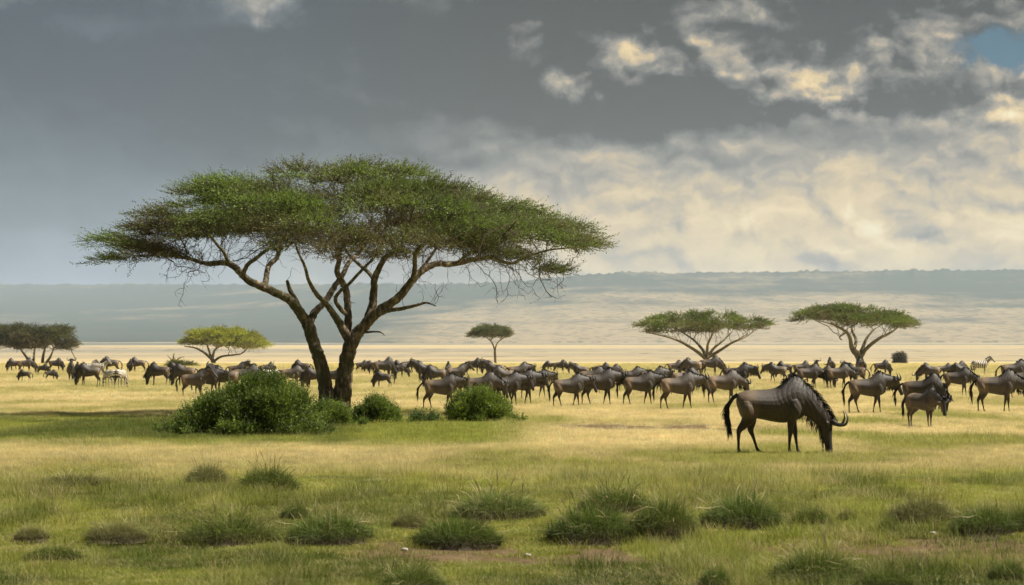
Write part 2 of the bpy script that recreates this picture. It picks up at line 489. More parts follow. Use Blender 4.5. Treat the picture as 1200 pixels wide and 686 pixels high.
def scatter():
    P, S, I, T = [], [], [], []
    def batch(n, d0, d1, scale, pw):
        # distances with density proportional to d^pw per area
        U = rng.uniform(0, 1, n); e = 2 + pw
        D = (d0 ** e + U * (d1 ** e - d0 ** e)) ** (1 / e)
        x = rng.uniform(-1, 1, n) * (.245 * D + 2.5)
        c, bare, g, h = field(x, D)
        keep = rng.uniform(0, 1, n) > bare * .93
        # nothing grows inside the far band the same way: thin, low
        x, D, c, g, h = x[keep], D[keep], c[keep], g[keep], h[keep]
        z = gz(x, D)
        m_ = len(x)
        tall = rng.uniform(0, 1, m_) < np.where(D < 40, .04 + .55 * sst(.5, .75, fbm(x * .5, D * .3, 91, 3)), .22)
        green = rng.uniform(0, 1, m_) < g
        lush = (g > .6) & (D > 46)
        tall &= ~(lush & (rng.uniform(0, 1, m_) < .6))
        # dry straws stand among the green everywhere
        I.append(np.where(tall, 4, np.where(green, 8, 0)) + rng.integers(0, 4, m_))
        dryness = (rng.uniform(0, 1, m_) < .22)[:, None]
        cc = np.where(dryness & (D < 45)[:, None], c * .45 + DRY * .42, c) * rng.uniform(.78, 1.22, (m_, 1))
        cc[:, 0] *= rng.uniform(.92, 1.1, m_)
        low = np.where((D > 72) & (g < .5), .95, 1.0)
        s = scale * (.50 + .12 * sst(60, 110, D) + .2 * sst(150, 300, D)) * h * rng.uniform(.75, 1.3, m_) * np.where(tall & (D > 36), .72, 1) * low
        s = s * np.where(lush & (D < 90), 1.45, 1)
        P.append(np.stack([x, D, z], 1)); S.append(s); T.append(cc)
    batch(26000, 15, 30, 1.0, 0)
    batch(36000, 28, 50, 1.05, -.5)
    batch(44000, 48, 100, 1.25, -1)
    batch(30000, 98, 230, 1.7, -1.2)
    batch(26000, 225, 700, 2.6, -1.3)
    return np.concatenate(P), np.concatenate(S), np.concatenate(I), np.concatenate(T)


GP, GS, GI, GT = scatter()


def instancer(name, P, S, I, T, kind='stuff'):
    me = bpy.data.meshes.new(name); me.vertices.add(len(P)); me.vertices.foreach_set('co', P.astype(np.float32).ravel())
    me.attributes.new('isc', 'FLOAT', 'POINT').data.foreach_set('value', S.astype(np.float32))
    me.attributes.new('iid', 'INT', 'POINT').data.foreach_set('value', I.astype(np.int32))
    me.attributes.new('irt', 'FLOAT', 'POINT').data.foreach_set('value', rng.uniform(0, 6.28, len(P)).astype(np.float32))
    ct = np.ones((len(P), 4), np.float32); ct[:, :3] = T
    me.color_attributes.new('tint', 'FLOAT_COLOR', 'POINT').data.foreach_set('color', ct.ravel())
    o = link(name, me, kind=kind)
    gn = bpy.data.node_groups.new(name + '_scatter', 'GeometryNodeTree')
    gn.interface.new_socket('Geometry', in_out='INPUT', socket_type='NodeSocketGeometry')
    gn.interface.new_socket('Geometry', in_out='OUTPUT', socket_type='NodeSocketGeometry')
    N, L = gn.nodes, gn.links
    gi = N.new('NodeGroupInput'); go = N.new('NodeGroupOutput')
    ci = N.new('GeometryNodeCollectionInfo'); ci.inputs['Collection'].default_value = protos
    ci.inputs['Separate Children'].default_value = True; ci.inputs['Reset Children'].default_value = True
    ip = N.new('GeometryNodeInstanceOnPoints'); ip.inputs['Pick Instance'].default_value = True
    def att(nm, dt):
        a = N.new('GeometryNodeInputNamedAttribute'); a.data_type = dt; a.inputs['Name'].default_value = nm
        return next(s for s in a.outputs if s.enabled)
    L.new(gi.outputs[0], ip.inputs['Points']); L.new(ci.outputs[0], ip.inputs['Instance'])
    L.new(att('iid', 'INT'), ip.inputs['Instance Index'])
    cx = N.new('ShaderNodeCombineXYZ'); L.new(att('irt', 'FLOAT'), cx.inputs[2]); L.new(cx.outputs[0], ip.inputs['Rotation'])
    L.new(att('isc', 'FLOAT'), ip.inputs['Scale'])
    L.new(ip.outputs[0], go.inputs[0])
    md = o.modifiers.new('scatter', 'NODES'); md.node_group = gn
    return o


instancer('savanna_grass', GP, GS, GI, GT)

# ------------------------------------------------------------------ trees
def bark_mat(name, dark, light):
    m_, t = material(name)
    tc_ = t.n('ShaderNodeTexCoord').outputs['Object']
    st = t.n('ShaderNodeVectorMath', {0: tc_, 1: (1, 1, .28)}, operation='MULTIPLY').outputs[0]
    n_ = t.noise(st, 9.0, 8, .7)
    n2_ = t.noise(tc_, 1.6, 4, .6)
    c_ = t.ramp(n_, [(.30, tuple(v * .5 for v in dark)), (.48, dark), (.62, light), (.8, tuple(v * 1.35 for v in light))])
    c_ = t.mix(t.ss(n2_, .45, .7), c_, (.10, .105, .045))
    b = t.n('ShaderNodeBsdfPrincipled', {'Base Color': c_, 'Roughness': .9, 'Specular IOR Level': .2})
    bm_ = t.n('ShaderNodeBump', {'Strength': .9, 'Distance': .05, 'Height': t.noise(st, 14.0, 6, .7)})
    t.put(b.inputs['Normal'], bm_.outputs[0]); finish(t, b); return m_


bark = bark_mat('acacia_bark', (.11, .085, .058), (.36, .295, .20))
twig_m, t = material('thorn_twigs')
finish(t, t.n('ShaderNodeBsdfPrincipled', {'Base Color': (.075, .058, .040), 'Roughness': .85, 'Specular IOR Level': .2}))
leaf_m = tint_mat('leaves', .30, .55)


def smooth_path(P, n_per=6):
    """Catmull-Rom through rows (x,y,z,r)"""
    P = np.asarray(P, float); out = []
    for i in range(len(P) - 1):
        p0 = P[max(i - 1, 0)]; p1 = P[i]; p2 = P[i + 1]; p3 = P[min(i + 2, len(P) - 1)]
        for k in range(n_per):
            s = k / n_per
            out.append(.5 * ((2 * p1) + (-p0 + p2) * s + (2 * p0 - 5 * p1 + 4 * p2 - p3) * s * s + (-p0 + 3 * p1 - 3 * p2 + p3) * s ** 3))
    out.append(P[-1]); return np.array(out)


def tube(V, F, path, rad, sides, ridged=0.0, seed=0, cap=True):
    """append a tube to vertex list V and quad list F"""
    path = np.asarray(path, float); n = len(path)
    tg = np.gradient(path, axis=0); tg /= np.linalg.norm(tg, axis=1)[:, None] + 1e-9
    ref = np.array([0.0, 1.0, 0.0]) if abs(tg[0][1]) < .8 else np.array([1.0, 0, 0])
    base = sum(len(v) for v in V)
    a = np.linspace(0, 2 * np.pi, sides, endpoint=False)
    rings = []
    uvec = np.cross(tg[0], ref); uvec /= np.linalg.norm(uvec)
    for i in range(n):
        uvec = uvec - tg[i] * np.dot(uvec, tg[i]); uvec /= np.linalg.norm(uvec) + 1e-9
        v = np.cross(tg[i], uvec)
        rr = rad[i]
        if ridged:
            rr = rr * (1 + ridged * (.5 * np.sin(3 * a + i * .13 + seed) + .35 * np.sin(5 * a - i * .21 + 2 * seed) + .6 * (vnoise(a * 2.2 + seed, np.full(sides, i * .22), seed) - .5)))
        rings.append(path[i] + np.outer(np.cos(a) * rr, uvec) + np.outer(np.sin(a) * rr, v))
    V.append(np.concatenate(rings))
    idx = base + np.arange(n * sides).reshape(n, sides); nx = np.roll(idx, -1, 1)
    F.append(np.stack([idx[:-1], nx[:-1], nx[1:], idx[1:]], -1).reshape(-1, 4))
    if cap:
        V.append(path[-1:][:] + tg[-1] * rad[-1] * .5)
        e = base + n * sides
        f = np.stack([idx[-1], nx[-1], np.full(sides, e), np.full(sides, e)], -1)
        F.append(f)
    if cap == 2:
        V.append(path[:1].copy()); e = sum(len(v) for v in V) - 1
        F.append(np.stack([nx[0], idx[0], np.full(sides, e), np.full(sides, e)], -1))


def grow(limbs, attr, step, infl, kill, iters, r, tropism=(0, 0, 0.0)):
    """space colonisation from limb points. limbs: list of (n,4) arrays -> nodes, parents, limb radius"""
    N, PA, RL = [], [], []
    for L in limbs:
        for i, q in enumerate(L):
            N.append(q[:3]); PA.append(-2 if i == 0 else len(N) - 2); RL.append(q[3])
    N = [np.array(q) for q in N]
    n0 = len(N)
    A = attr.copy(); best = np.full(len(A), 1e9); bi = np.zeros(len(A), int)
    new = list(range(n0)); alive = np.ones(len(A), bool)
    seen = {}
    for it in range(iters):
        M = np.array([N[k] for k in new])
        for s in range(0, len(M), 400):
            d = np.linalg.norm(A[:, None] - M[None, s:s + 400], axis=2)
            j = d.argmin(1); dm = d[np.arange(len(A)), j]
            up = dm < best; best[up] = dm[up]; bi[up] = np.array(new)[s + j[up]]
        alive &= best > kill
        act = alive & (best < infl)
        if not act.any(): break
        new = []
        NN = np.array(N)
        dirs = A[act] - NN[bi[act]]; dirs /= np.linalg.norm(dirs, axis=1)[:, None]
        acc = {}
        for k, dv in zip(bi[act], dirs):
            if k in acc: acc[k] += dv
            else: acc[k] = dv.copy()
        for k, dv in acc.items():
            dv = dv + np.array(tropism) + r.normal(0, .22, 3) * np.linalg.norm(dv)
            dv /= np.linalg.norm(dv) + 1e-9
            cnt = seen.get(k, 0)
            if cnt > 3: continue
            seen[k] = cnt + 1
            N.append(N[k] + dv * step); PA.append(k); RL.append(0.0); new.append(len(N) - 1)
        if not new: break
    return np.array(N), PA, RL, n0


def twig_mesh(N, PA, RL, n0, tip=.006, e=2.4, rmax=.08, sides=5):
    """tubes for everything grown beyond the limbs"""
    n = len(N); R = np.zeros(n); kids = [[] for _ in range(n)]
    for i in range(n0, n): kids[PA[i]].append(i)
    acc = np.zeros(n)
    for i in range(n - 1, n0 - 1, -1):
        if acc[i] == 0: acc[i] = tip ** e
        R[i] = min(acc[i] ** (1 / e), rmax)
        acc[PA[i]] += acc[i] * (1 if PA[i] >= n0 else 0)
    V, F = [], []
    starts = [(PA[i], i) for i in range(n0, n) if PA[i] < n0]
    while starts:
        p, c = starts.pop()
        pts = [N[p]]; rr = [min(R[c] * 1.15, RL[p] if p < n0 and RL[p] > 0 else 9)]
        while True:
            pts.append(N[c]); rr.append(R[c])
            if not kids[c]: break
            ks = sorted(kids[c], key=lambda q: -R[q])
            starts += [(c, q) for q in ks[1:]]
            c = ks[0]
        rr[-1] *= .5
        sd_ = 3 if rr[0] < .012 else (4 if rr[0] < .03 else 7)
        tube(V, F, pts, rr, sd_, cap=False)
    return np.concatenate(V), np.concatenate(F), R


def sprays(C, Dr, L, r, nleaf=9, lw=.016, ll=.05, tint=None, stem=.010):
    """feathery thorn-tree sprays: a thin stem with rows of small leaflets. C centres, Dr directions, L lengths"""
    n = len(C)
    Dr = Dr / (np.linalg.norm(Dr, axis=1)[:, None] + 1e-9)
    up = np.tile([0, 0, 1.0], (n, 1)) + r.normal(0, .5, (n, 3))
    S = np.cross(Dr, up); S /= np.linalg.norm(S, axis=1)[:, None] + 1e-9
    Nn = np.cross(S, Dr)
    V, F, T = [], [], []
    # stem: a three-sided needle
    a = C; b = C + Dr * L[:, None]
    st = np.stack([a + S * stem, a - S * stem * .5 + Nn * stem * .8, a - S * stem * .5 - Nn * stem * .8, b], 1)
    V.append(st.reshape(-1, 3)); k = np.arange(n) * 4
    F += [np.stack([k, k + 1, k + 3], 1), np.stack([k + 1, k + 2, k + 3], 1), np.stack([k + 2, k, k + 3], 1)]
    T.append(np.repeat(np.array([[.07, .055, .035]]), n * 4, 0))
    off = n * 4
    for j in range(nleaf):
        u_ = (j + .6) / nleaf; sgn = 1 if j % 2 else -1
        p = C + Dr * (L * u_)[:, None]
        ld = Dr * .75 + S * sgn * r.uniform(.3, .9, (n, 1)) + Nn * r.normal(.15, .45, (n, 1))
        ld /= np.linalg.norm(ld, axis=1)[:, None]
        wd = np.cross(ld, Nn + r.normal(0, .6, (n, 3))); wd /= np.linalg.norm(wd, axis=1)[:, None] + 1e-9
        l_ = ll * r.uniform(.7, 1.4, (n, 1)); w_ = lw * r.uniform(.7, 1.3, (n, 1))
        q = np.stack([p, p + ld * l_ * .55 + wd * w_, p + ld * l_, p + ld * l_ * .55 - wd * w_], 1)
        V.append(q.reshape(-1, 3)); k = off + np.arange(n) * 4
        F += [np.stack([k, k + 1, k + 2], 1), np.stack([k, k + 2, k + 3], 1)]
        T.append(np.repeat(tint * r.uniform(.75, 1.3, (n, 1)), 4, 0)); off += n * 4
    return np.concatenate(V), np.concatenate(F), np.concatenate(T)


def umbrella(root_px, D, top, bot, spans, npads, natt, nspray, seed, depth_ratio=.85, pad_r=1.1, thick=.30, gap=None, under=0, leafside=1.0):
    """attractors and leaf places for a flat-topped crown whose side outline is given in picture px.
    top, bot: lists of (px, py); everything is returned relative to the tree base"""
    r = np.random.default_rng(seed)
    bx, by, bz = root_px
    mpp = D / 2800
    top = np.array(top, float); bot = np.array(bot, float)
    x0, x1 = top[0, 0], top[-1, 0]; xc = (x0 + x1) / 2; hw = (x1 - x0) / 2 - .7 * pad_r / mpp
    top[:, 1] += .16 * pad_r / mpp
    pads = []
    tries = 0
    while len(pads) < npads and tries < 40000:
        tries += 1
        a = r.uniform(0, 2 * np.pi); q = math.sqrt(r.uniform(0, 1))
        xr, vr = q * math.cos(a), q * math.sin(a)
        px_r, px_l = xc + q * hw, xc - q * hw
        wgt = .5 + .5 * math.cos(a)
        pick = lambda tab: wgt * np.interp(px_r, tab[:, 0], tab[:, 1]) + (1 - wgt) * np.interp(px_l, tab[:, 0], tab[:, 1])
        tp, bt = pick(top), pick(bot)
        # along the side view keep the exact outline
        kx = abs(math.cos(a)) ** 2
        tp = kx * np.interp(xc + xr * hw, top[:, 0], top[:, 1]) + (1 - kx) * tp
        bt = kx * np.interp(xc + xr * hw, bot[:, 0], bot[:, 1]) + (1 - kx) * bt
        s = r.uniform(0, 1) ** 1.5
        py = tp + (bt - tp) * s
        x = (xc + xr * hw - bx) * mpp; v = vr * hw * mpp * depth_ratio
        z = CAMZ + (425 - py) * (D + v) / 2800 * (1 if True else 0) - bz
        if gap and gap(xc + xr * hw, py): continue
        pr = pad_r * r.uniform(.6, 1.25) * (1 - .35 * q * q)
        if any((x - p[0]) ** 2 + (v - p[1]) ** 2 + (2.6 * (z - p[2])) ** 2 < (.62 * pr) ** 2 for p in pads): continue
        pads.append((x, v, z, pr, q, s))
    pads = np.array(pads)
    A = []
    for p in pads:
        k = natt
        g = r.normal(0, .45, (k, 3)) * [p[3], p[3], p[3] * thick]
        A.append(p[:3] + g - [0, 0, .12])
    A = np.concatenate(A)
    return pads, A


def leaves_for(pads, nspray, r, L=(.22, .45), nleaf=9, lw=.016, ll=.055, thick=.34, green=(.075, .13, .022), dry=(.12, .10, .045), dryness=.3, flip=None, cx=0, updir=.55):
    C, Dd_, Ls, T = [], [], [], []
    w_ = pads[:, 3] ** 2; cnt = (nspray * w_ / w_.sum()).astype(int)
    for p, k in zip(pads, cnt):
        g = np.clip(r.normal(0, .5, (k, 3)), -1.0, 1.0); g[:, 2] = np.abs(g[:, 2]) * 1.0 - .35
        c_ = p[:3] + g * [p[3], p[3], p[3] * thick]
        # the pad is a shallow dome: the edge of a pad hangs lower
        c_[:, 2] -= .22 * ((g[:, 0] ** 2 + g[:, 1] ** 2)) * p[3] * thick * 2
        out = np.stack([c_[:, 0] - cx, c_[:, 1], np.zeros(k)], 1); out /= np.linalg.norm(out, axis=1)[:, None] + 1e-6
        loc = np.stack([g[:, 0], g[:, 1], np.zeros(k)], 1)
        d = out * (.35 + .75 * p[4]) + loc * .8 + np.array([0, 0, updir * (1 - .5 * p[4])]) + r.normal(0, .42, (k, 3))
        C.append(c_); Dd_.append(d); Ls.append(r.uniform(*L, k) * (1 + .3 * p[4]))
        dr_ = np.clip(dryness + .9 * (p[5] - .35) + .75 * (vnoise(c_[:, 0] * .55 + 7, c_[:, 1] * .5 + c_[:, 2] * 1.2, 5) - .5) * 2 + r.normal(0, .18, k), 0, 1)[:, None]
        pt = r.uniform(.65, 1.3) * (1.25 - .5 * p[5])  # upper pads brighter: sunlit tops put into the leaf colour
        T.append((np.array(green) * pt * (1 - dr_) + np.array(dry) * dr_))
    C = np.concatenate(C); Dd_ = np.concatenate(Dd_); Ls = np.concatenate(Ls); T = np.concatenate(T)
    return sprays(C, Dd_, Ls, r, nleaf, lw, ll, T)


def limb_px(pts, bx, bz, D, n_per=5, jit=.0, r=None, rscale=1.0):
    """rows (px, py, depth m, radius m) -> smoothed local path"""
    q = []
    for px, py, v, rad in pts:
        q.append(((px - bx) * (D + v) / 2800 + (bx - 600) * v / 2800, v, CAMZ + (425 - py) * (D + v) / 2800 - bz, rad * rscale))
    q = smooth_path(q, n_per)
    if jit and r is not None:
        j = r.normal(0, jit, (len(q), 3)); j[0] = 0; j[-1] *= .3
        q[:, :3] += j * q[:, 3:4] * 3
    return q


# ---- the big acacia
r = np.random.default_rng(5)
BX, BY = 393, 489
bxw, DT, bzw = at(BX, BY)
acacia = link('acacia_tree', None, loc=(bxw, DT, bzw), label='large flat-topped acacia with two leaning trunks, standing over the dark green bushes', cat='tree')
top = [(110, 287), (122, 272), (135, 267), (165, 256), (200, 236), (222, 220), (258, 209), (300, 203), (335, 197), (352, 192), (400, 190), (450, 191), (505, 200), (524, 212),
       (570, 219), (605, 228), (645, 247), (685, 272), (716, 294)]
bot = [(104, 300), (118, 310), (160, 306), (210, 305), (260, 288), (300, 276), (340, 270), (380, 258), (420, 266), (470, 270), (520, 278), (570, 288), (610, 303), (650, 320), (690, 324), (716, 308), (716, 300)]
gap = lambda x, y: (392 < x < 432 and 214 < y < 246)
LB = dict(bx=BX, bz=bzw, D=DT)
lj = lambda pts, **k: limb_px(pts, BX, bzw, DT, 6, .022, r, **k)
trunkL = lj([(386, 494, -.1, .30), (384, 478, -.08, .27), (383, 460, 0, .235), (379, 440, .05, .215), (374, 420, .05, .205), (367, 400, 0, .195), (362, 385, 0, .20), (358, 374, 0, .17)])
trunkR = lj([(400, 494, .1, .34), (399, 478, .1, .30), (402, 458, .1, .26), (404, 438, .1, .245), (407, 420, .05, .23), (411, 405, .0, .225), (417, 393, 0, .21), (425, 384, 0, .18)])
limbs = [
    ('limb', [(359, 377, 0, .165), (350, 364, -.2, .15), (340, 352, -.4, .14), (322, 343, -.7, .125), (307, 336, -.9, .12), (293, 330, -1.1, .115), (284, 322, -1.2, .11), (275, 313, -1.2, .105), (264, 308, -1.2, .09),
              (243, 309, -1.0, .07), (220, 303, -.6, .055), (197, 298, 0, .04), (170, 290, .5, .028), (135, 289, 1.0, .015)]),
    ('limb', [(310, 337, -.9, .10), (312, 325, -.4, .085), (315, 312, 0, .08), (324, 303, .4, .075), (328, 292, .6, .065), (337, 273, 1.2, .05), (352, 255, 2.2, .03), (360, 235, 3.0, .018)]),
    ('limb', [(285, 323, -1.2, .07), (289, 312, -1.6, .065), (300, 303, -2.2, .06), (315, 291, -3.0, .05), (333, 278, -3.8, .035), (340, 262, -4.6, .02)]),
    ('limb', [(268, 309, -1.2, .06), (262, 296, -1.8, .05), (252, 284, -2.6, .04), (240, 268, -3.4, .03), (232, 250, -3.8, .018)]),
    ('broken_limb', [(352, 366, -.1, .10), (346, 352, .1, .085), (340, 340, .2, .07), (336.5, 329, .25, .048)]),
    ('limb', [(363, 377, .05, .13), (369, 366, .3, .115), (379, 356, .5, .10), (387, 344, .7, .095), (394, 333, .9, .085), (402, 322, 1.0, .08), (409, 308, 1.6, .07), (421, 295, 2.6, .055), (432, 280, 3.8, .04), (440, 262, 4.8, .02)]),
    ('limb', [(412, 402, 0, .17), (404, 390, -.1, .14), (397, 377, -.2, .12), (389, 366, -.3, .10), (382, 356, -.5, .085), (371, 345, -1.0, .07), (362, 330, -1.8, .055), (357, 312, -2.8, .045), (348, 292, -3.6, .03), (345, 270, -4.2, .02)]),
    ('limb', [(406, 393, .1, .13), (408, 376, .2, .12), (407, 360, .3, .11), (406, 343, .4, .105), (401, 330, .3, .095), (395, 318, 0, .085), (398, 300, -.6, .07), (392, 284, -1.2, .05), (385, 265, -2.0, .035), (372, 245, -2.6, .02)]),
    ('limb', [(405, 368, .2, .075), (397, 360, .0, .07), (393, 350, -.2, .06), (399, 341, -.6, .055), (410, 332, -1.2, .05), (425, 316, -2.0, .045), (440, 300, -3.0, .035), (452, 280, -4.4, .02)]),
    ('limb', [(424, 386, 0, .16), (431, 374, .1, .145), (436, 358, .2, .13), (438, 343, .2, .115), (439, 328, .1, .105), (445, 313, -.1, .09), (453, 301, -.4, .08), (463, 293, -.8, .07), (472, 282, -1.4, .055), (480, 262, -2.0, .035), (486, 238, -2.8, .018)]),
    ('limb', [(426, 384, 0, .165), (436, 373, -.1, .15), (447, 362, -.2, .14), (459, 355, -.3, .13), (470, 345, -.3, .125), (482, 330, -.2, .115), (493, 319, 0, .11), (502, 313, .1, .105), (515, 309, .3, .095), (528, 310, .5, .09),
              (552, 305, .8, .08), (575, 302, 1.1, .065), (598, 309, 1.4, .05), (618, 301, 1.2, .04), (645, 293, .6, .028), (680, 290, .0, .014)]),
    ('limb', [(483, 330, -.2, .08), (486, 315, -.5, .075), (487, 298, -.8, .07), (496, 287, -1.0, .06), (508, 276, -1.4, .045), (522, 262, -2.0, .03), (535, 244, -3.0, .016)]),
    ('limb', [(556, 305, .8, .05), (566, 295, 1.6, .045), (582, 284, 2.6, .035), (598, 268, 3.6, .022)]),
    ('limb', [(536, 309, .5, .05), (548, 298, -.6, .045), (566, 288, -1.8, .04), (590, 275, -3.2, .03), (606, 258, -4.2, .016)]),
    ('limb', [(440, 330, .1, .07), (430, 318, .9, .06), (418, 308, 1.8, .05), (402, 290, 3.0, .04), (385, 268, 4.4, .025), (375, 250, 5.4, .015)]),
    ('limb', [(470, 346, -.3, .07), (478, 335, 1.0, .065), (492, 318, 2.2, .055), (508, 296, 3.4, .045), (520, 272, 4.6, .03), (528, 252, 5.6, .016)]),
    ('low_limb', [(440, 371, -.15, .085), (455, 364, -.5, .07), (470, 362, -.8, .06), (488, 358, -1.0, .045), (500, 355, -1.1, .032), (511, 359, -1.2, .014)]),
    ('snag', [(421, 391, .0, .05), (430, 389.5, -.2, .034), (441, 389, -.3, .026), (447, 390, -.35, .02), (451, 394, -.35, .008)]),
]
Lp = [(nm, lj(p)) for nm, p in limbs]
V, F = [], []
for p, s in ((trunkL, 1), (trunkR, 4)):
    tube(V, F, p[:, :3], p[:, 3] * (1 + .45 * np.exp(-np.arange(len(p)) / 5.0)), 18, .10, s)
fluting = [[(392, 494, .12, .20), (392, 470, .12, .15), (396, 452, .12, .09)], [(377, 495, -.15, .14), (381, 480, -.1, .12), (383, 462, 0, .08)], [(409, 495, .1, .15), (406, 478, .1, .13), (404, 460, .1, .1)]]
for k, fl in enumerate(fluting):
    p = lj(fl); tube(V, F, p[:, :3], p[:, 3], 10, .12, 9 + k)
link('trunk', fast_mesh('trunk', np.concatenate(V), np.concatenate(F), bark, None, True), acacia)
for nm, p in Lp:
    V, F = [], []
    tube(V, F, p[:, :3], p[:, 3] * 1.05, 12 if p[0, 3] > .08 else 8, .09, int(p[0, 3] * 1000))
    link(nm, fast_mesh(nm, np.concatenate(V), np.concatenate(F), bark, None, True), acacia)
pads, A = umbrella((BX, BY, bzw), DT, top, bot, None, 165, 14, 0, 8, .82, 1.15, .20, gap)
# bare twigs under the leaves
und = []
for _ in range(620):
    px = r.uniform(190, 660); yb = np.interp(px, [p[0] for p in bot], [p[1] for p in bot])
    py = yb + abs(r.normal(0, 1)) * (17 - 6 * (px > 560)) + 3; v = r.normal(0, 2.4)
    if 300 < px < 360 and py > 330: continue
    und.append(((px - BX) * (DT + v) / 2800, v, CAMZ + (425 - py) * (DT + v) / 2800 - bzw))
for (cx_, cy_) in ((498, 330), (470, 322), (395, 350), (600, 345), (598, 335)):
    for _ in range(16): und.append(((cx_ + r.normal(0, 14) - BX) * DT / 2800, r.normal(0, .8), CAMZ + (425 - cy_ - r.normal(0, 7)) * DT / 2800 - bzw))
A2 = np.concatenate([A, np.array(und)])
N_, PA, RL, n0 = grow([p for _, p in Lp[:]], A2, .20, 3.2, .26, 70, r)
tv, tf, R_ = twig_mesh(N_, PA, RL, n0, .0075, 2.35, .075)
link('twigs', fast_mesh('twigs', tv, tf, twig_m, None, True), acacia, kind='stuff')
lv, lf, lt = leaves_for(pads, 25000, r, (.22, .52), 8, .014, .080, .25, (.135, .205, .030), (.165, .135, .062), .28)
link('crown', fast_mesh('crown', lv, lf, leaf_m, lt), acacia, kind='stuff')
# sparse sprays carried by the twigs under the crown
TW = N_[n0:]; sel = r.choice(len(TW), min(2600, len(TW)), replace=False)
dd = r.normal(0, 1, (len(sel), 3)) + [0, 0, -.3]
lv, lf, lt = sprays(TW[sel], dd, r.uniform(.15, .4, len(sel)), r, 3, .009, .035, np.repeat([[.095, .08, .035]], len(sel), 0), .006)
link('thorn_sprays', fast_mesh('thorn_sprays', lv, lf, leaf_m, lt), acacia, kind='stuff')
print('acacia nodes', len(N_), 'leaf tris', len(lf))


def small_tree(px, D, label, top, bot, limbs, seed, npads=46, nspray=3200, pad_r=1.7, leaf=(.07, .115, .02), dry=(.13, .11, .05), dryness=.15, thick=.30, base_py=None, name='acacia_tree',
               group=None, L=(.5, .9), lw=.06, ll=.20, und_n=0, rs=1.0, att=5):
    r = np.random.default_rng(seed)
    x = (px - 600) / 2800 * D; z = gzf(x, D) - .1
    root = link(name, None, loc=(x, D, z), label=label, cat='tree', group=group)
    Ls = [limb_px(p, px, z, D, 4, .02, r, rscale=rs) for p in limbs]
    base = (425 + (CAMZ - z) / D * 2800)
    V, F = [], []
    tube(V, F, Ls[0][:, :3], Ls[0][:, 3], 10, .08, seed)
    link('trunk', fast_mesh('trunk', np.concatenate(V), np.concatenate(F), bark, None, True), root)
    for p in Ls[1:]:
        V, F = [], []; tube(V, F, p[:, :3], p[:, 3], 7, .06, seed + 1)
        link('limb', fast_mesh('limb', np.concatenate(V), np.concatenate(F), bark, None, True), root)
    pads, A = umbrella((px, 0, z), D, top, bot, None, npads, att, 0, seed, .8, pad_r, thick)
    N2, P2, R2, m0 = grow(Ls, A, .7, 9.0, .8, 40, r)
    if len(N2) > m0:
        tv, tf, _ = twig_mesh(N2, P2, R2, m0, .03, 2.3, .16)
        link('twigs', fast_mesh('twigs', tv, tf, twig_m, None, True), root, kind='stuff')
    lv, lf, lt = leaves_for(pads, nspray, r, L, 7, lw, ll, thick, leaf, dry, dryness)
    link('crown', fast_mesh('crown', lv, lf, leaf_m, lt), root, kind='stuff')
    return root


# right pair, left dark tree, yellow-green tree, small parasol tree, far round tree
small_tree(826, 395, 'wide umbrella acacia behind the right-hand herd, its flat crown left of the tallest distant tree', [(733, 384), (748, 374), (775, 370), (800, 365), (830, 366), (845, 364), (870, 367), (890, 374), (910, 386)],
           [(733, 390), (750, 390), (775, 388), (800, 388), (830, 389), (860, 389), (885, 386), (910, 389)],
           [[(827, 436, 0, .62), (827, 428, 0, .5), (828, 421, 0, .46), (829, 417, 0, .4)],
            [(828, 421, 0, .34), (815, 411, -1, .28), (800, 402, -3, .22), (785, 396, -5, .15), (760, 390, -6, .08)],
            [(828, 419, 0, .32), (822, 408, 2, .25), (812, 398, 4, .18), (800, 390, 6, .1)],
            [(829, 417, 0, .3), (829, 405, -2, .22), (834, 394, -4, .14), (838, 384, -6, .08)],
            [(829, 418, 0, .3), (838, 407, 1, .22), (848, 399, 4, .16), (858, 389, 7, .08)],
            [(830, 419, 0, .34), (842, 412, 0, .27), (858, 402, -1, .2), (872, 396, 1, .14), (884, 388, 3, .08)]], 21, 75, 6400, 1.9, (.11, .145, .028))
small_tree(1003, 385, 'tallest distant umbrella acacia at right with dense sloping crown and forked trunk', [(925, 371), (940, 365), (965, 359), (985, 357), (1010, 359), (1040, 363), (1060, 370), (1075, 379), (1089, 384)],
           [(925, 377), (945, 377), (970, 374), (1000, 374), (1030, 379), (1050, 384), (1070, 387), (1089, 388)],
           [[(1010, 438, 0, .75), (1009, 428, 0, .62), (1007, 420, 0, .58), (1001, 412, 0, .5), (997, 405, 0, .42)],
            [(998, 408, 0, .36), (996, 396, -1, .3), (990, 388, -3, .24), (975, 380, -5, .16), (958, 376, -6, .08)],
            [(1000, 411, 0, .34), (1003, 398, 2, .25), (998, 385, 4, .18), (1005, 374, 6, .1)],
            [(1006, 418, 0, .36), (1010, 410, 1, .3), (1016, 396, 3, .22), (1026, 385, 5, .12)],
            [(1008, 419, 0, .42), (1016, 408, 0, .32), (1030, 397, -1, .26), (1042, 391, 0, .2), (1052, 384, 2, .12)],
            [(993, 389, -2, .16), (984, 395, -2, .12), (987, 399, -2, .08)]], 22, 78, 6800, 2.0, (.11, .145, .028))
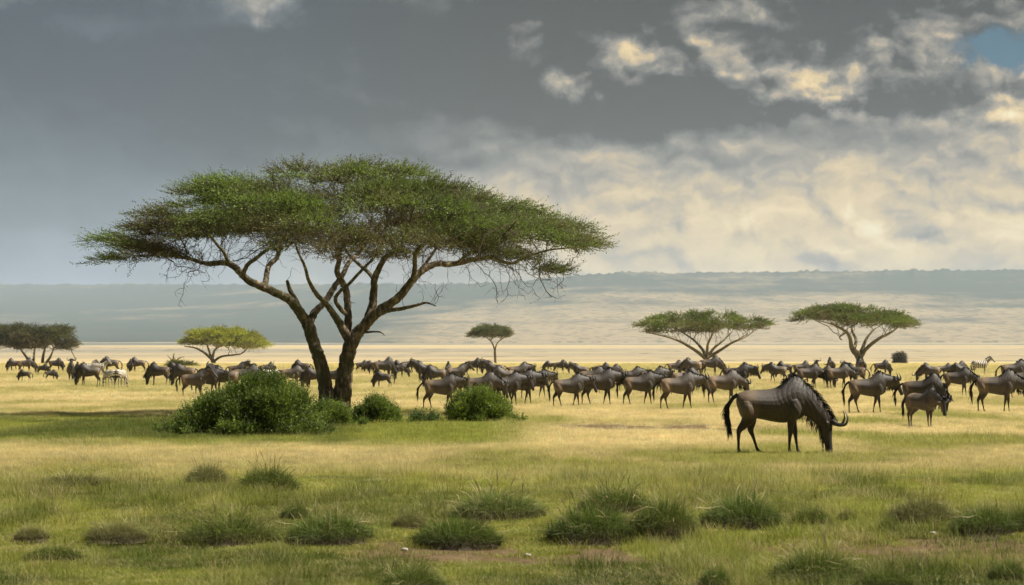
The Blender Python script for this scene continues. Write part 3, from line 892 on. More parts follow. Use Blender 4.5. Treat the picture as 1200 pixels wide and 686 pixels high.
small_tree(45, 560, 'dark acacia at the left edge with several slanting stems and a ragged crown', [(-14, 388), (0, 384), (22, 381), (45, 383), (62, 382), (80, 384), (91, 396)],
           [(-14, 402), (0, 403), (25, 407), (45, 408), (65, 409), (85, 408), (91, 404)],
           [[(41, 435, 0, .7), (39, 428, 0, .55), (38, 424, 0, .5)], [(39, 428, 0, .4), (32, 420, -2, .32), (26, 412, -3, .22), (20, 403, -4, .1)], [(39, 426, 0, .34), (40, 415, 2, .25), (42, 402, 5, .1)],
            [(51, 436, 0, .5), (50, 428, 0, .42), (51, 415, 1, .3), (55, 402, 3, .1)], [(51, 430, 0, .4), (58, 420, -1, .3), (63, 409, -3, .12)], [(84, 412, 0, .14), (87, 418, 0, .1), (89, 424, 0, .05)]],
           23, 90, 9000, 2.3, (.060, .068, .022), (.10, .085, .045), .35, .5, L=(.7, 1.3), lw=.08, ll=.28)
small_tree(252, 560, 'yellow-green acacia with a bare grey left side, beyond the big dark bush', [(208, 408), (216, 396), (230, 386), (246, 388), (262, 383), (276, 381), (292, 388), (308, 397), (320, 406)],
           [(208, 411), (220, 404), (235, 402), (250, 402), (265, 406), (285, 406), (305, 408), (320, 409)],
           [[(251, 436, 0, .72), (250, 425, 0, .55), (248, 420, 0, .45)], [(249, 422, 0, .38), (240, 414, -1, .3), (229, 408, -2, .2), (216, 406, -3, .1)], [(249, 421, 0, .36), (252, 410, 1, .28), (262, 404, 3, .2), (275, 398, 4, .1)],
            [(250, 424, 0, .34), (260, 418, 0, .26), (276, 416, 0, .2), (284, 414, 0, .17), (292, 406, 1, .1)], [(247, 418, 0, .3), (243, 405, -2, .22), (238, 394, -3, .1)]],
           24, 70, 7000, 2.2, (.24, .26, .03), (.20, .19, .08), .12, .5, L=(.7, 1.2), lw=.08, ll=.26)
small_tree(580, 640, 'small parasol-shaped acacia alone on the skyline to the right of the big tree', [(547, 391), (556, 385), (568, 383), (574, 385), (590, 383), (598, 387), (604, 391)],
           [(547, 394), (560, 394), (575, 393), (590, 393), (604, 392)],
           [[(581, 436, 0, .45), (580.5, 424, 0, .36), (580, 415, 0, .32), (580, 410, 0, .28)], [(580, 411, 0, .22), (576, 401, 0, .18), (568, 394, 1, .12)], [(575, 400, 0, .16), (578, 394, 1, .1)],
            [(580, 411, 0, .2), (583, 402, 0, .17), (592, 395, -1, .12), (598, 391, -1, .07)]], 25, 44, 4200, 1.9, (.10, .12, .045), (.13, .12, .06), .1, .5, L=(.6, 1.1), lw=.08, ll=.26)
small_tree(1055, 620, 'small round grey-brown tree on the skyline right of the tallest distant acacia', [(1049, 419), (1052, 415), (1057, 415), (1061, 419)], [(1049, 423), (1054, 427), (1058, 427), (1061, 422)],
           [[(1056, 434, 0, .3), (1056, 428, 0, .24), (1055.5, 422, 0, .15)]], 26, 16, 1500, 1.3, (.07, .065, .05), (.09, .08, .06), .3, .8, L=(.5, .9), lw=.08, ll=.26, name='round_tree')
small_tree(213, 330, 'low leaning thorn tree with bare grey branches among the left-hand herd', [(190, 431), (200, 424), (210, 424), (222, 425), (232, 430)], [(190, 434), (205, 432), (220, 432), (232, 433)],
           [[(205, 438, 0, .22), (204, 430, 0, .17), (203, 422, 0, .12), (204, 414, 0, .05)], [(204, 426, 0, .1), (210, 420, 0, .07), (216, 418, 0, .03)], [(204, 424, 0, .08), (199, 420, 0, .05), (196, 416, 0, .03)], [(206, 436, 0, .14), (216, 432, 0, .1), (226, 432, 0, .05)]],
           27, 16, 1200, .9, (.12, .13, .03), (.2, .17, .06), .4, .5, L=(.35, .6), lw=.05, ll=.16, name='thorn_tree')

# ------------------------------------------------------------------ bushes
def bush(px, py, D, w_px, h_px, label, n, seed, depth=.8, leaf=(.075, .125, .014), light=(.18, .25, .028), ll=.038, lumps=26, skew=0.0, group=None):
    """leafy shrub: many shoots with broad leaves filling lumpy domes"""
    r = np.random.default_rng(seed)
    x, D, z = at(px, py, D)
    W = w_px / 2 / 2800 * D; H = h_px / 2800 * D
    root = link('bush', None, loc=(x, D, z), label=label, cat='bush', group=group)
    cs = []
    for i in range(lumps):
        a = r.uniform(0, 2 * np.pi); q = math.sqrt(r.uniform(0, .82))
        u = q * math.cos(a); v = q * math.sin(a)
        env = max(0, 1 - (abs(u - skew) / (1 + abs(skew))) ** 1.7) ** .85 * (1 - .55 * v * v)
        lr = r.uniform(.07, .25) * min(W * 1.2, H * 1.6)
        cs.append((u * (W - lr * .6), v * W * depth, max(.08, env * H * r.uniform(.72, 1.02) - lr * .55), lr))
        if env * H > .5: cs.append((u * W * .95, v * W * depth, env * H * r.uniform(.2, .55), lr * 1.15))
    for i in range(lumps // 2):          # creeping skirt that runs out into the grass
        a = r.uniform(0, 2 * np.pi); q = r.uniform(.9, 1.32)
        lr = r.uniform(.05, .12) * min(W * 1.2, H * 1.6)
        cs.append((q * math.cos(a) * W, q * math.sin(a) * W * depth, lr * r.uniform(.3, 1.0), lr))
    cs = np.array(cs)
    wts = cs[:, 3] ** 1.7; cnt = np.maximum(6, (n * wts / wts.sum())).astype(int)
    C, Dd_, T = [], [], []
    for c_, k in zip(cs, cnt):
        d = r.normal(0, 1, (k, 3)); d[:, 2] = np.abs(d[:, 2]) * 1.0 - .25; d /= np.linalg.norm(d, axis=1)[:, None]
        rad = c_[3] * r.uniform(.25, 1.02, (k, 1)) ** .6
        p = c_[:3] + d * rad * [1, 1, .85]
        C.append(p); Dd_.append(d + [0, 0, .7] + r.normal(0, .45, (k, 3)))
        m_ = np.clip(r.normal(.4, .3, (k, 1)) + (vnoise(p[:, 0] * 3, p[:, 2] * 4, seed)[:, None] - .5), 0, 1)
        T.append(np.array(leaf) * (1 - m_) + np.array(light) * m_)
    C = np.concatenate(C); Dd_ = np.concatenate(Dd_); T = np.concatenate(T)
    ok = C[:, 2] > .01; C, Dd_, T = C[ok], Dd_[ok], T[ok]
    sh_ = r.uniform(0, 1, len(C)) < .10          # long leading shoots break the outline
    Ls_ = np.where(sh_, r.uniform(.22, .38, len(C)), r.uniform(.07, .2, len(C))); Dd_[sh_] += [0, 0, 1.2]
    v_, f_, t_ = sprays(C, Dd_, Ls_, r, 7, ll * .33, ll, T, .004)
    link('foliage', fast_mesh('foliage', v_, f_, leaf_m, t_), root, kind='stuff')
    # woody stems from the base into the lumps
    V, F = [], []
    for c_ in cs[:: 2]:
        b = np.array([c_[0] * .35, c_[1] * .35, -.05]); m_ = (b + c_[:3]) / 2 + r.normal(0, .05, 3)
        p = smooth_path([(*b, .02), (*m_, .013), (*c_[:3], .006)], 4); tube(V, F, p[:, :3], p[:, 3], 5, cap=False)
    link('stems', fast_mesh('stems', np.concatenate(V), np.concatenate(F), twig_m, None, True), root, kind='stuff')
    return root


bush(288, 517, 55, 158, 72, 'large dense dark green bush in front of and left of the big acacia trunks', 24000, 51, .62, lumps=52, skew=.22)
bush(376, 502, 62, 120, 32, 'low green shrub growing at the foot of the big acacia trunks', 6000, 52, .6, lumps=16)
bush(439, 499, 65, 64, 30, 'small dark green bush standing alone just right of the acacia trunks', 5000, 53, .7, lumps=14)
bush(560, 496, 67, 92, 42, 'bright green bush in front of the walking herd, at the middle of the photo', 9000, 54, .65, (.10, .16, .016), (.22, .29, .03), lumps=22, skew=.05)
bush(498, 492, 66, 36, 9, 'tiny low green sprig patch between the two bushes right of the acacia', 700, 55, .7, (.05, .10, .02), (.10, .16, .03), lumps=7)

# ------------------------------------------------------------------ grass tussocks of the foreground
tus_m = tint_mat('tussock_blades', .35, .6)
def tussock_mesh(seed, green, dead):
    r = np.random.default_rng(seed)
    V, F, C = blades(2600, .54, .13, .33, .0055, .75, 4, .04, 1.0, seed, .35)
    V3, F3, C3 = blades(70, .45, .34, .52, .006, .55, 4, .6, 1.0, seed + 50, .2)
    F = np.concatenate([F, F3 + len(V)]); V = np.concatenate([V, V3]); C = np.concatenate([C, C3]); nst = len(V3)
    rad = np.hypot(V[:, 0], V[:, 1])
    dome = .19 * np.clip(1 - (rad / .62) ** 2, 0, 1)
    V = V.copy(); V[:, 2] += dome
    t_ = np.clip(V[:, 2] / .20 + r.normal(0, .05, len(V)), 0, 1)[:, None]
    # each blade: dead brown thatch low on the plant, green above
    t2_ = np.clip((V[:, 2] - .26) / .2 + r.normal(0, .15, len(V)), 0, 1)[:, None]  # lighter tips: a highlight put into the blade colour
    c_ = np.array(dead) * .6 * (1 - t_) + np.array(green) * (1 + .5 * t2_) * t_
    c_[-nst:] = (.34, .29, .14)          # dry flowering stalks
    return fast_mesh('blades', V, F, tus_m, c_ * C)
def hummock_mesh(seed):
    V, F = [], []
    n, k = 20, 7
    V = [(0, 0, .18)]
    for j in range(1, k):
        q = j / (k - 1)
        for i in range(n):
            a = 2 * math.pi * i / n; rr = .6 * q * (1 + .12 * math.sin(3 * a + seed) + .06 * math.sin(7 * a + 2 * seed))
            V.append((rr * math.cos(a), rr * math.sin(a), .18 * (1 - q ** 2) - .04 * q))
    F = [(0, 1 + i, 1 + (i + 1) % n) for i in range(n)]
    for j in range(k - 2):
        for i in range(n):
            a = 1 + j * n + i; b = 1 + j * n + (i + 1) % n
            F.append((a, a + n, b + n, b))
    return mesh_from('mound', V, F, [soil_m], True)
soil_m, t = material('dark_soil')
ns = t.noise(t.n('ShaderNodeNewGeometry').outputs['Position'], 14.0, 6, .7)
finish(t, t.n('ShaderNodeBsdfPrincipled', {'Base Color': t.ramp(ns, [(.3, (.03, .024, .016)), (.6, (.07, .055, .035)), (.8, (.12, .10, .06))]), 'Roughness': 1.0, 'Specular IOR Level': .1}))
TM = [tussock_mesh(400 + i, g_, d_) for i, (g_, d_) in enumerate([((.125, .160, .030), (.10, .075, .04)), ((.15, .19, .045), (.12, .09, .045)), ((.105, .150, .026), (.07, .055, .03)), ((.19, .19, .065), (.12, .085, .045))])]
HM = [hummock_mesh(i) for i in range(3)]
TUS = [  # px, py of base, width px, height px, which
    (266, 640, 112, 30, 0, 'dark green tussock on the left, first big one along the bank'),
    (384, 640, 118, 32, 2, 'wide dark tussock just left of the bare mud, second big one along the bank'),
    (535, 644, 108, 32, 2, 'bright-topped rounded tussock nearest the bare mud at the middle of the photo'),
    (585, 612, 118, 30, 1, 'wide brownish tussock a little behind the rounded one near the middle'),
    (478, 622, 44, 18, 3, 'small brown tussock between the two wide ones left of the middle'),
    (698, 636, 112, 40, 2, 'tall dark tussock behind the mud, left of its bright green neighbour'),
    (780, 634, 92, 42, 0, 'vivid green tussock touching the tall dark one, right of the middle'),
    (722, 604, 90, 26, 0, 'light green tussock on the rise behind the two tall touching ones'),
    (872, 622, 108, 36, 2, 'broad olive tussock below the grazing wildebeest'),
    (954, 618, 52, 20, 0, 'small round tussock right of the broad olive one'),
    (993, 612, 26, 12, 3, 'tiny brown tussock between the small round one and the right-hand clump'),
    (1044, 626, 32, 18, 0, 'narrow bright green tussock at the left end of the right-hand row'),
    (1084, 618, 80, 30, 3, 'brown-topped tussock in the right-hand row above a white stone'),
    (1160, 630, 92, 30, 2, 'wide dark tussock in the right-hand row near the photo edge'),
    (1200, 626, 50, 28, 0, 'tussock cut by the right edge of the photo'),
    (34, 640, 42, 14, 3, 'low brown tussock near the left edge'),
    (132, 642, 84, 18, 3, 'flat dull tussock left of the first big dark one'),
    (60, 660, 70, 16, 0, 'low green tussock in the lower left corner area'),
    (240, 568, 60, 22, 3, 'feathery brown-green tussock at the edge of the golden grass on the left'),
    (312, 576, 72, 28, 0, 'leafy green tussock below the large bush'),
    (80, 572, 100, 14, 3, 'long low tussock at the left edge of the golden grass'),
    (345, 612, 40, 18, 0, 'small green tussock behind the second big one'),
    (960, 684, 112, 36, 0, 'large green tussock at the bottom edge right of the middle'),
    (840, 690, 50, 24, 2, 'dark tussock cut by the bottom edge'),
    (1042, 690, 70, 24, 0, 'tussock at the bottom edge right of the large green one'),
    (482, 694, 90, 26, 0, 'green tussock cut by the bottom edge left of the middle'),
    (1185, 682, 50, 22, 2, 'dark tussock in the lower right corner'),
    (330, 694, 60, 16, 3, 'brownish low tussock at the bottom edge on the left'),
]
def near_depth(py):
    D = np.arange(14, 60, .05); zz_ = profz(D) + .07 * sst(23.9, 24.5, D)
    return float(D[np.argmin(np.abs(425 + 2800 * (CAMZ - zz_) / D - py))])
for i, (px, py, wp, hp, q, lab) in enumerate(TUS):
    D = near_depth(py); x = (px - 600) / 2800 * D; z = gzf(x, D + .2)
    sw = wp / 2800 * D / 1.05; sh_ = hp / 2800 * D / .35
    root = link('grass_tussock', None, loc=(x, D + sw * .35, z), rz=i * 1.3, scale=(sw, sw * .8, sh_ * 1.05), label=lab, cat='tussock', group='grass tussocks in the foreground')
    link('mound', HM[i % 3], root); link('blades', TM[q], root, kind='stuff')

# pale stones on the bare mud
stone_m, t = material('pale_stone')
ns = t.noise(t.n('ShaderNodeTexCoord').outputs['Object'], 18.0, 5, .6)
finish(t, t.n('ShaderNodeBsdfPrincipled', {'Base Color': t.ramp(ns, [(.3, (.30, .27, .22)), (.7, (.52, .49, .43))]), 'Roughness': .9}))
for k, (px, py, s, lab) in enumerate([(474, 645, .028, 'small pale stone on the mud left of the rounded tussock'), (618, 651, .03, 'small white stone on the mud right of the rounded tussock'),
                                     (1093, 628, .035, 'white stone in front of the brown-topped tussock at right'), (912, 650, .02, 'tiny pale stone on the mud below the small round tussock')]):
    D = near_depth(py) - .1; x = (px - 600) / 2800 * D
    bm = bmesh.new(); bmesh.ops.create_icosphere(bm, subdivisions=2, radius=s)
    rr = random.Random(k)
    for v in bm.verts: v.co = Vector((v.co.x * 1.25, v.co.y, v.co.z * .7)) * rr.uniform(.85, 1.12)
    me = bpy.data.meshes.new('stone'); bm.to_mesh(me); bm.free(); me.materials.append(stone_m); me.shade_smooth()
    link('stone', me, loc=(x, D, gzf(x, D) + s * .5), label=lab, cat='stone', group='pale stones on the bare mud')

# ------------------------------------------------------------------ animals
def hide_mat(name, rough, spec, sheen=.0, fine=60.0):
    m_, t = material(name)
    c_ = t.n('ShaderNodeAttribute', attribute_name='Col').outputs['Color']
    oi = t.n('ShaderNodeObjectInfo').outputs['Random']
    tc_ = t.n('ShaderNodeTexCoord').outputs['Object']
    st = t.n('ShaderNodeVectorMath', {0: tc_, 1: (1, 1, .35)}, operation='MULTIPLY').outputs[0]
    nz = t.noise(st, fine, 5, .65); n2_ = t.noise(tc_, 5.0, 4, .6)
    k = t.add(t.ss(nz, .3, .7, .72, 1.25), t.mul(t.sub(n2_, .5), .5))
    c_ = t.mix(1.0, c_, t.n('ShaderNodeCombineColor', {0: k, 1: k, 2: k}).outputs[0], 'MULTIPLY')
    br = t.ss(oi, 0, 1, .78, 1.3)
    c_ = t.mix(1.0, c_, t.n('ShaderNodeCombineColor', {0: t.mul(br, 1.03), 1: br, 2: t.mul(br, .97)}).outputs[0], 'MULTIPLY')
    b = t.n('ShaderNodeBsdfPrincipled', {'Base Color': c_, 'Roughness': rough, 'Specular IOR Level': spec, 'Sheen Weight': sheen, 'Sheen Roughness': .4})
    bm_ = t.n('ShaderNodeBump', {'Strength': .7, 'Distance': .014, 'Height': nz})
    t.put(b.inputs['Normal'], bm_.outputs[0]); finish(t, b); return m_


hide = hide_mat('hide', .56, .4, .06)
zhide = hide_mat('zebra_hide', .6, .3)
hair_m, t = material('black_hair')
finish(t, t.n('ShaderNodeBsdfPrincipled', {'Base Color': (.012, .010, .009), 'Roughness': .5, 'Specular IOR Level': .4}))
pale_hair_m, t = material('pale_hair')
finish(t, t.n('ShaderNodeBsdfPrincipled', {'Base Color': (.10, .085, .065), 'Roughness': .6, 'Specular IOR Level': .3}))
horn_m, t = material('horn')
finish(t, t.n('ShaderNodeBsdfPrincipled', {'Base Color': (.045, .04, .036), 'Roughness': .38, 'Specular IOR Level': .5}))
eye_m, t = material('eye')
finish(t, t.n('ShaderNodeBsdfPrincipled', {'Base Color': (.01, .008, .006), 'Roughness': .12}))


def loft(V, F, st, n=20, topk=.0):
    """st rows: x, y, z, half width, half height, tilt(angle of the section normal in xz)"""
    base = sum(len(v) for v in V); a = np.linspace(0, 2 * np.pi, n, endpoint=False)
    rings = []
    for x, y, z, wd, ht, th in st:
        cy = np.cos(a) * wd * (1 - topk * np.maximum(0, np.sin(a)) ** 2); cz = np.sin(a) * ht
        rings.append(np.stack([x - np.sin(th) * cz, y + cy, z + np.cos(th) * cz], 1))
    V.append(np.concatenate(rings)); m_ = len(st)
    idx = base + np.arange(m_ * n).reshape(m_, n); nx = np.roll(idx, -1, 1)
    F.append(np.stack([idx[:-1], nx[:-1], nx[1:], idx[1:]], -1).reshape(-1, 4))
    V.append(np.array([[st[0][0], st[0][1], st[0][2]], [st[-1][0], st[-1][1], st[-1][2]]]))
    e = base + m_ * n
    F.append(np.stack([nx[0], idx[0], np.full(n, e), np.full(n, e)], -1)); F.append(np.stack([idx[-1], nx[-1], np.full(n, e + 1), np.full(n, e + 1)], -1))


def remeshed(V, F, voxel, smooth=6):
    me = bpy.data.meshes.new('tmp')
    fs = [tuple(dict.fromkeys(f)) for f in np.concatenate(F).tolist()]
    me.from_pydata(np.concatenate(V).tolist(), [], fs)
    o = bpy.data.objects.new('tmp', me); COL.objects.link(o)
    md = o.modifiers.new('r', 'REMESH'); md.mode = 'VOXEL'; md.voxel_size = voxel; md.use_smooth_shade = True
    sm = o.modifiers.new('s', 'SMOOTH'); sm.factor = .5; sm.iterations = smooth
    dg = bpy.context.evaluated_depsgraph_get(); dg.update()
    out = bpy.data.meshes.new_from_object(o.evaluated_get(dg), depsgraph=dg)
    bpy.data.objects.remove(o); bpy.data.meshes.remove(me)
    out.shade_smooth()
    return out


def co_of(me):
    a = np.empty(len(me.vertices) * 3, np.float32); me.vertices.foreach_get('co', a); return a.reshape(-1, 3)


def paint(me, col):
    a = me.color_attributes.new('Col', 'FLOAT_COLOR', 'POINT'); c = np.ones((len(col), 4), np.float32); c[:, :3] = col
    a.data.foreach_set('color', c.ravel())


def strands(roots, dirs, lens, width, r, droop=.35, segs=3, curl=.12):
    """tapered crossed hair locks"""
    n = len(roots); V, F = [], []
    d = dirs / (np.linalg.norm(dirs, axis=1)[:, None] + 1e-9)
    for side in range(2):
        s = np.cross(d, r.normal(0, 1, (n, 3)) * .3 + ([0, 1, 0] if side else [1, 0, .2])); s /= np.linalg.norm(s, axis=1)[:, None] + 1e-9
        pts = []
        for i in range(segs + 1):
            t_ = i / segs
            p = roots + d * (lens * t_)[:, None] + np.array([0, 0, -1.0]) * (droop * lens * t_ * t_)[:, None] + r.normal(0, curl, (n, 3)) * (lens * .3 * t_)[:, None]
            ww = width * (1 - .92 * t_ ** 1.5)
            pts += [p - s * ww, p + s * ww]
        k = len(pts); b = sum(len(v) for v in V)
        V.append(np.stack(pts, 1).reshape(-1, 3))
        q = b + np.arange(n) * k
        for i in range(segs): F.append(np.stack([q + 2 * i, q + 2 * i + 1, q + 2 * i + 3, q + 2 * i + 2], 1))
    return np.concatenate(V), np.concatenate(F)


def wildebeest(pose, legs, voxel, seed, detail=1.0, calf=False, tail_swing=(-.14, .0), turn=0.0, tone=1.0):
    """returns dict of part name -> list of meshes. x forward, feet at z 0"""
    r = np.random.default_rng(seed)
    V, F = [], []
    # trunk: x, top, bottom, half width
    T = np.array([(-.60, 1.06, .93, .055), (-.57, 1.125, .84, .13), (-.50, 1.155, .76, .19), (-.40, 1.18, .71, .232), (-.25, 1.19, .67, .255), (-.08, 1.195, .635, .265), (.10, 1.225, .60, .265),
                  (.24, 1.315, .585, .25), (.38, 1.42, .60, .225), (.48, 1.455, .63, .20), (.58, 1.39, .67, .17), (.66, 1.30, .74, .13)], float)
    if calf: T[:, 1] -= np.interp(T[:, 0], [-.2, .4, .6], [0, .12, .1])
    Ts = smooth_path(T, 3)
    loft(V, F, [(a[0], 0, (a[1] + a[2]) / 2, a[3], (a[1] - a[2]) / 2, 0) for a in Ts], 24, .42)
    # neck and head for the pose
    if pose == 'graze':
        neck = [(.44, 1.10, .17, .30), (.60, 1.02, .145, .255), (.74, .91, .125, .215), (.87, .78, .105, .185), (.98, .66, .092, .155), (1.05, .57, .085, .13)]
        poll = np.array([1.06, .60]); h = np.array([.07, -.998])
    elif pose == 'graze_low':
        neck = [(.44, 1.08, .17, .29), (.58, .98, .145, .25), (.68, .84, .125, .21), (.76, .69, .105, .18), (.84, .58, .092, .15), (.90, .50, .085, .13)]
        poll = np.array([.90, .54]); h = np.array([-.05, -.998])
    elif pose == 'walk':
        neck = [(.44, 1.12, .17, .29), (.60, 1.12, .14, .24), (.75, 1.12, .115, .20), (.88, 1.12, .10, .17), (.99, 1.11, .09, .14), (1.05, 1.09, .085, .125)]
        poll = np.array([1.03, 1.19]); h = np.array([.36, -.933])
    elif pose == 'low':
        neck = [(.44, 1.10, .17, .29), (.60, 1.05, .14, .24), (.75, .98, .115, .20), (.88, .92, .10, .17), (.98, .87, .09, .14), (1.04, .83, .085, .125)]
        poll = np.array([1.04, .90]); h = np.array([.22, -.975])
    else:  # up
        neck = [(.42, 1.14, .17, .28), (.56, 1.21, .14, .24), (.68, 1.28, .115, .20), (.79, 1.35, .10, .17), (.87, 1.40, .09, .145), (.93, 1.42, .085, .125)]
        poll = np.array([.91, 1.46]); h = np.array([.62, -.785])
    nk = np.array(neck)
    tgt = np.gradient(nk[:, :2], axis=0); th = np.arctan2(tgt[:, 1], tgt[:, 0])
    th = np.clip(th, -1.15, .8)
    loft(V, F, smooth_path([(a[0], 0, a[1], a[2], a[3], t_) for a, t_ in zip(neck, th)], 3), 20, .35)
    hs = 1.10 if not calf else .9
    f = np.array([-h[1], h[0]])          # toward the forehead side
    hp = lambda u_, q_=0.0: poll + h * u_ * hs + f * q_ * hs
    ang = math.atan2(h[1], h[0])
    HD = [(-.06, .0, .06, .07), (.0, -.01, .085, .105), (.08, -.025, .088, .118), (.17, -.03, .078, .110), (.27, -.02, .064, .088), (.36, -.01, .058, .074), (.44, -.004, .062, .070), (.50, -.004, .066, .064), (.535, -.006, .052, .048)]
    loft(V, F, smooth_path([(hp(u_, q_)[0], 0, hp(u_, q_)[1], wd, ht, ang) for u_, q_, wd, ht in HD], 2), 18, .1)
    # ears
    for s in (-1, 1):
        b = hp(.02, .0); e0 = np.array([b[0], s * .08, b[1]])
        dv = np.array([-h[0] * .25 - f[0] * .25, s * 1.0, -h[1] * .15 - f[1] * .35]); dv /= np.linalg.norm(dv)
        tube(V, F, smooth_path([(*e0, .028), (*(e0 + dv * .08), .034), (*(e0 + dv * .15), .022), (*(e0 + dv * .19), .006)], 3)[:, :3], smooth_path([(*e0, .028), (*(e0 + dv * .08), .034), (*(e0 + dv * .15), .022), (*(e0 + dv * .19), .006)], 3)[:, 3], 8, cap=2)
    # legs: rows x,z,r ; shift = how far the foot stands ahead of rest
    def leg(y, pts):
        q = smooth_path([(x, y * (1 - .25 * (z < .7)) * (1 if z > .2 else 1.0), z, rr) for x, z, rr in pts], 4)
        tube(V, F, q[:, :3], q[:, 3], 12, cap=2)
    def hind(y, s):
        k = s
        leg(y, [(-.42, .98, .10), (-.41, .86, .150), (-.37 + .08 * k, .71, .145), (-.43 + .35 * k, .57, .090), (-.51 + .6 * k, .45, .055), (-.51 + .75 * k, .33, .034), (-.50 + .9 * k, .16, .026), (-.49 + .96 * k, .09, .033), (-.45 + k, .035, .036), (-.44 + k, .0, .040)])
    def fore(y, s):
        k = s
        leg(y, [(.42, 1.0, .11), (.44, .84, .135), (.41 + .1 * k, .70, .098), (.40 + .4 * k, .56, .064), (.405 + .6 * k, .40, .047), (.40 + .68 * k, .36, .038), (.40 + .9 * k, .16, .024), (.405 + .96 * k, .09, .031), (.435 + k, .035, .034), (.445 + k, .0, .038)])
    for s, (hh, ff) in zip((-1, 1), ((legs[0], legs[2]), (legs[1], legs[3]))):
        hind(s * .135, hh); fore(s * .125, ff)
    body = remeshed(V, F, voxel, 5 if voxel < .016 else 3)
    P = co_of(body)
    x, y, z = P[:, 0], P[:, 1], P[:, 2]
    # colour by place on the animal
    flank = np.array([.056, .044, .034]); rump = np.array([.145, .102, .064]); grey = np.array([.090, .084, .084]); dark = np.array([.020, .016, .014]); legc = np.array([.040, .026, .020])
    c = np.repeat(flank[None], len(P), 0)
    def lay(c, k, colr): k = np.clip(k, 0, 1)[:, None]; return c * (1 - k) + np.array(colr) * k
    c = lay(c, sst(-.15, -.32, x) * sst(.62, .8, z), rump)
    c = lay(c, sst(.1, .35, x) * sst(1.0, 1.2, z) * .8, grey)
    band = np.sin((x + .10 * np.sin(z * 7) + .03 * fbm(x * 6, z * 3, 3, 2)) * 66) * .5 + .5
    nrm_ = np.empty(len(P) * 3, np.float32); body.vertices.foreach_get('normal', nrm_); nrm_ = nrm_.reshape(-1, 3)
    fold = sst(-.02, .2, x) * sst(1.06, .86, x) * sst(.5, .7, z) * sst(1.44, 1.3, z) * (np.abs(nrm_[:, 1]) > .35)
    rib = sst(-.35, -.2, x) * sst(.2, .05, x) * sst(.6, .7, z) * sst(1.15, 1.0, z)
    P2 = P - nrm_ * ((fold * .0032 * sst(.35, .95, band)) + rib * .0008 * (np.sin((x + z * .25) * 85) * .5 + .5))[:, None]
    body.vertices.foreach_set('co', P2.astype(np.float32).ravel()); body.update()
    c = lay(c, sst(.02, .18, x) * sst(1.06, .86, x) * sst(.55, .7, z) * sst(.45, .95, band) * .5, dark * 1.6)
    c = lay(c, sst(.70, .58, z) * (x < .62), legc)
    c = lay(c, sst(.66, .60, z) * sst(-.35, -.2, x) * sst(.4, .3, x), dark * 1.4)
    c = lay(c, sst(.30, .1, z) * (x < .62), dark * 1.3)
    # head: black blaze and muzzle, browner cheek
    rel = np.stack([x - poll[0], z - poll[1]], 1); uu = rel @ h / hs; qq = rel @ f / hs
    onh = (uu > -.06) & (uu < .62) & (np.abs(qq) < .17) & (np.abs(y) < .12)
    c = lay(c, onh * 1.0, (.052, .040, .032))
    c = lay(c, onh * sst(.0, .05, qq), dark)
    c = lay(c, onh * sst(.32, .42, uu), dark)
    c = lay(c, (np.abs(y) > .10) & (uu > -.1) & (uu < .12) & (np.abs(qq) < .14), (.05, .04, .03))
    paint(body, c * tone); body.name = 'body'; body.materials.append(hide)
    out = {'body': [body]}
    # horns
    out['horn'] = []
    for s in (-1, 1):
        rows = [(.00, .075, .02, .050), (-.01, .065, .09, .048), (.03, .055, .17, .040), (.055, .075, .25, .032), (.02, .10, .30, .025), (-.07, .115, .30, .018), (-.14, .115, .25, .011), (-.175, .11, .20, .004)]
        if pose in ('graze',): rows = [(.00, .075, .02, .050), (.0, .09, .08, .048), (.04, .13, .15, .040), (.06, .20, .20, .032), (.05, .27, .22, .025), (-.02, .31, .21, .018), (-.10, .31, .17, .012), (-.17, .285, .13, .004)]
        if calf: rows = [(.0, .06, .03, .018), (-.05, .07, .05, .012), (-.11, .075, .06, .004)]
        pts = []
        for u_, q_, yy, rr in rows:
            c_ = hp(u_, q_); pts.append((c_[0], s * yy, c_[1], rr))
        q = smooth_path(pts, 4); Vh, Fh = [], []; tube(Vh, Fh, q[:, :3], q[:, 3], 10 if detail >= 1 else 6, .05, 3)
        out['horn'].append(fast_mesh('horn', np.concatenate(Vh), np.concatenate(Fh), horn_m, None, True))
    # tail: dock then a long black switch
    n = int(70 * detail); sw, sy_ = tail_swing
    dock = smooth_path([(-.575, 0, 1.10, .035), (-.66 + sw * .2, sy_ * .3, 1.03, .030), (-.72 + sw * .55, sy_ * .6, .90, .026), (-.73 + sw * .8, sy_, .72, .018), (-.70 + sw * .9, sy_, .50, .008)], 4)
    Vt, Ft = [], []; tube(Vt, Ft, dock[:, :3], dock[:, 3] * 1.15, 8)
    k = r.integers(4, len(dock) - 2, n); d_ = dock[np.minimum(k + 1, len(dock) - 1), :3] - dock[k, :3]
    sv, sf = strands(dock[k, :3] + r.normal(0, .012, (n, 3)), d_ + r.normal(0, .004, (n, 3)), r.uniform(.22, .36, n) * .85, .012 if detail >= 1 else .016, r, .2)
    b = sum(len(v) for v in Vt)
    out['tail'] = [fast_mesh('tail', np.concatenate(Vt + [sv]), np.concatenate(Ft + [sf + b]), hair_m, None, True)]
    # mane along withers and neck
    n = int(170 * detail)
    tops = [(a[0], a[1]) for a in T if a[0] > .22 and a[0] < .5]
    for a, t_ in zip(neck[1:], th[1:]): tops.append((a[0] - math.sin(t_) * a[3], a[1] + math.cos(t_) * a[3]))
    tops = sorted(tops) if pose != 'graze_low' else tops
    tops = smooth_path([(a[0], 0, a[1], 0) for a in tops], 8)
    k = r.integers(0, len(tops) - 1, n)
    rt = tops[k, :3] + r.normal(0, .012, (n, 3)) * [1, 1.1, 1] - [0, 0, .015]
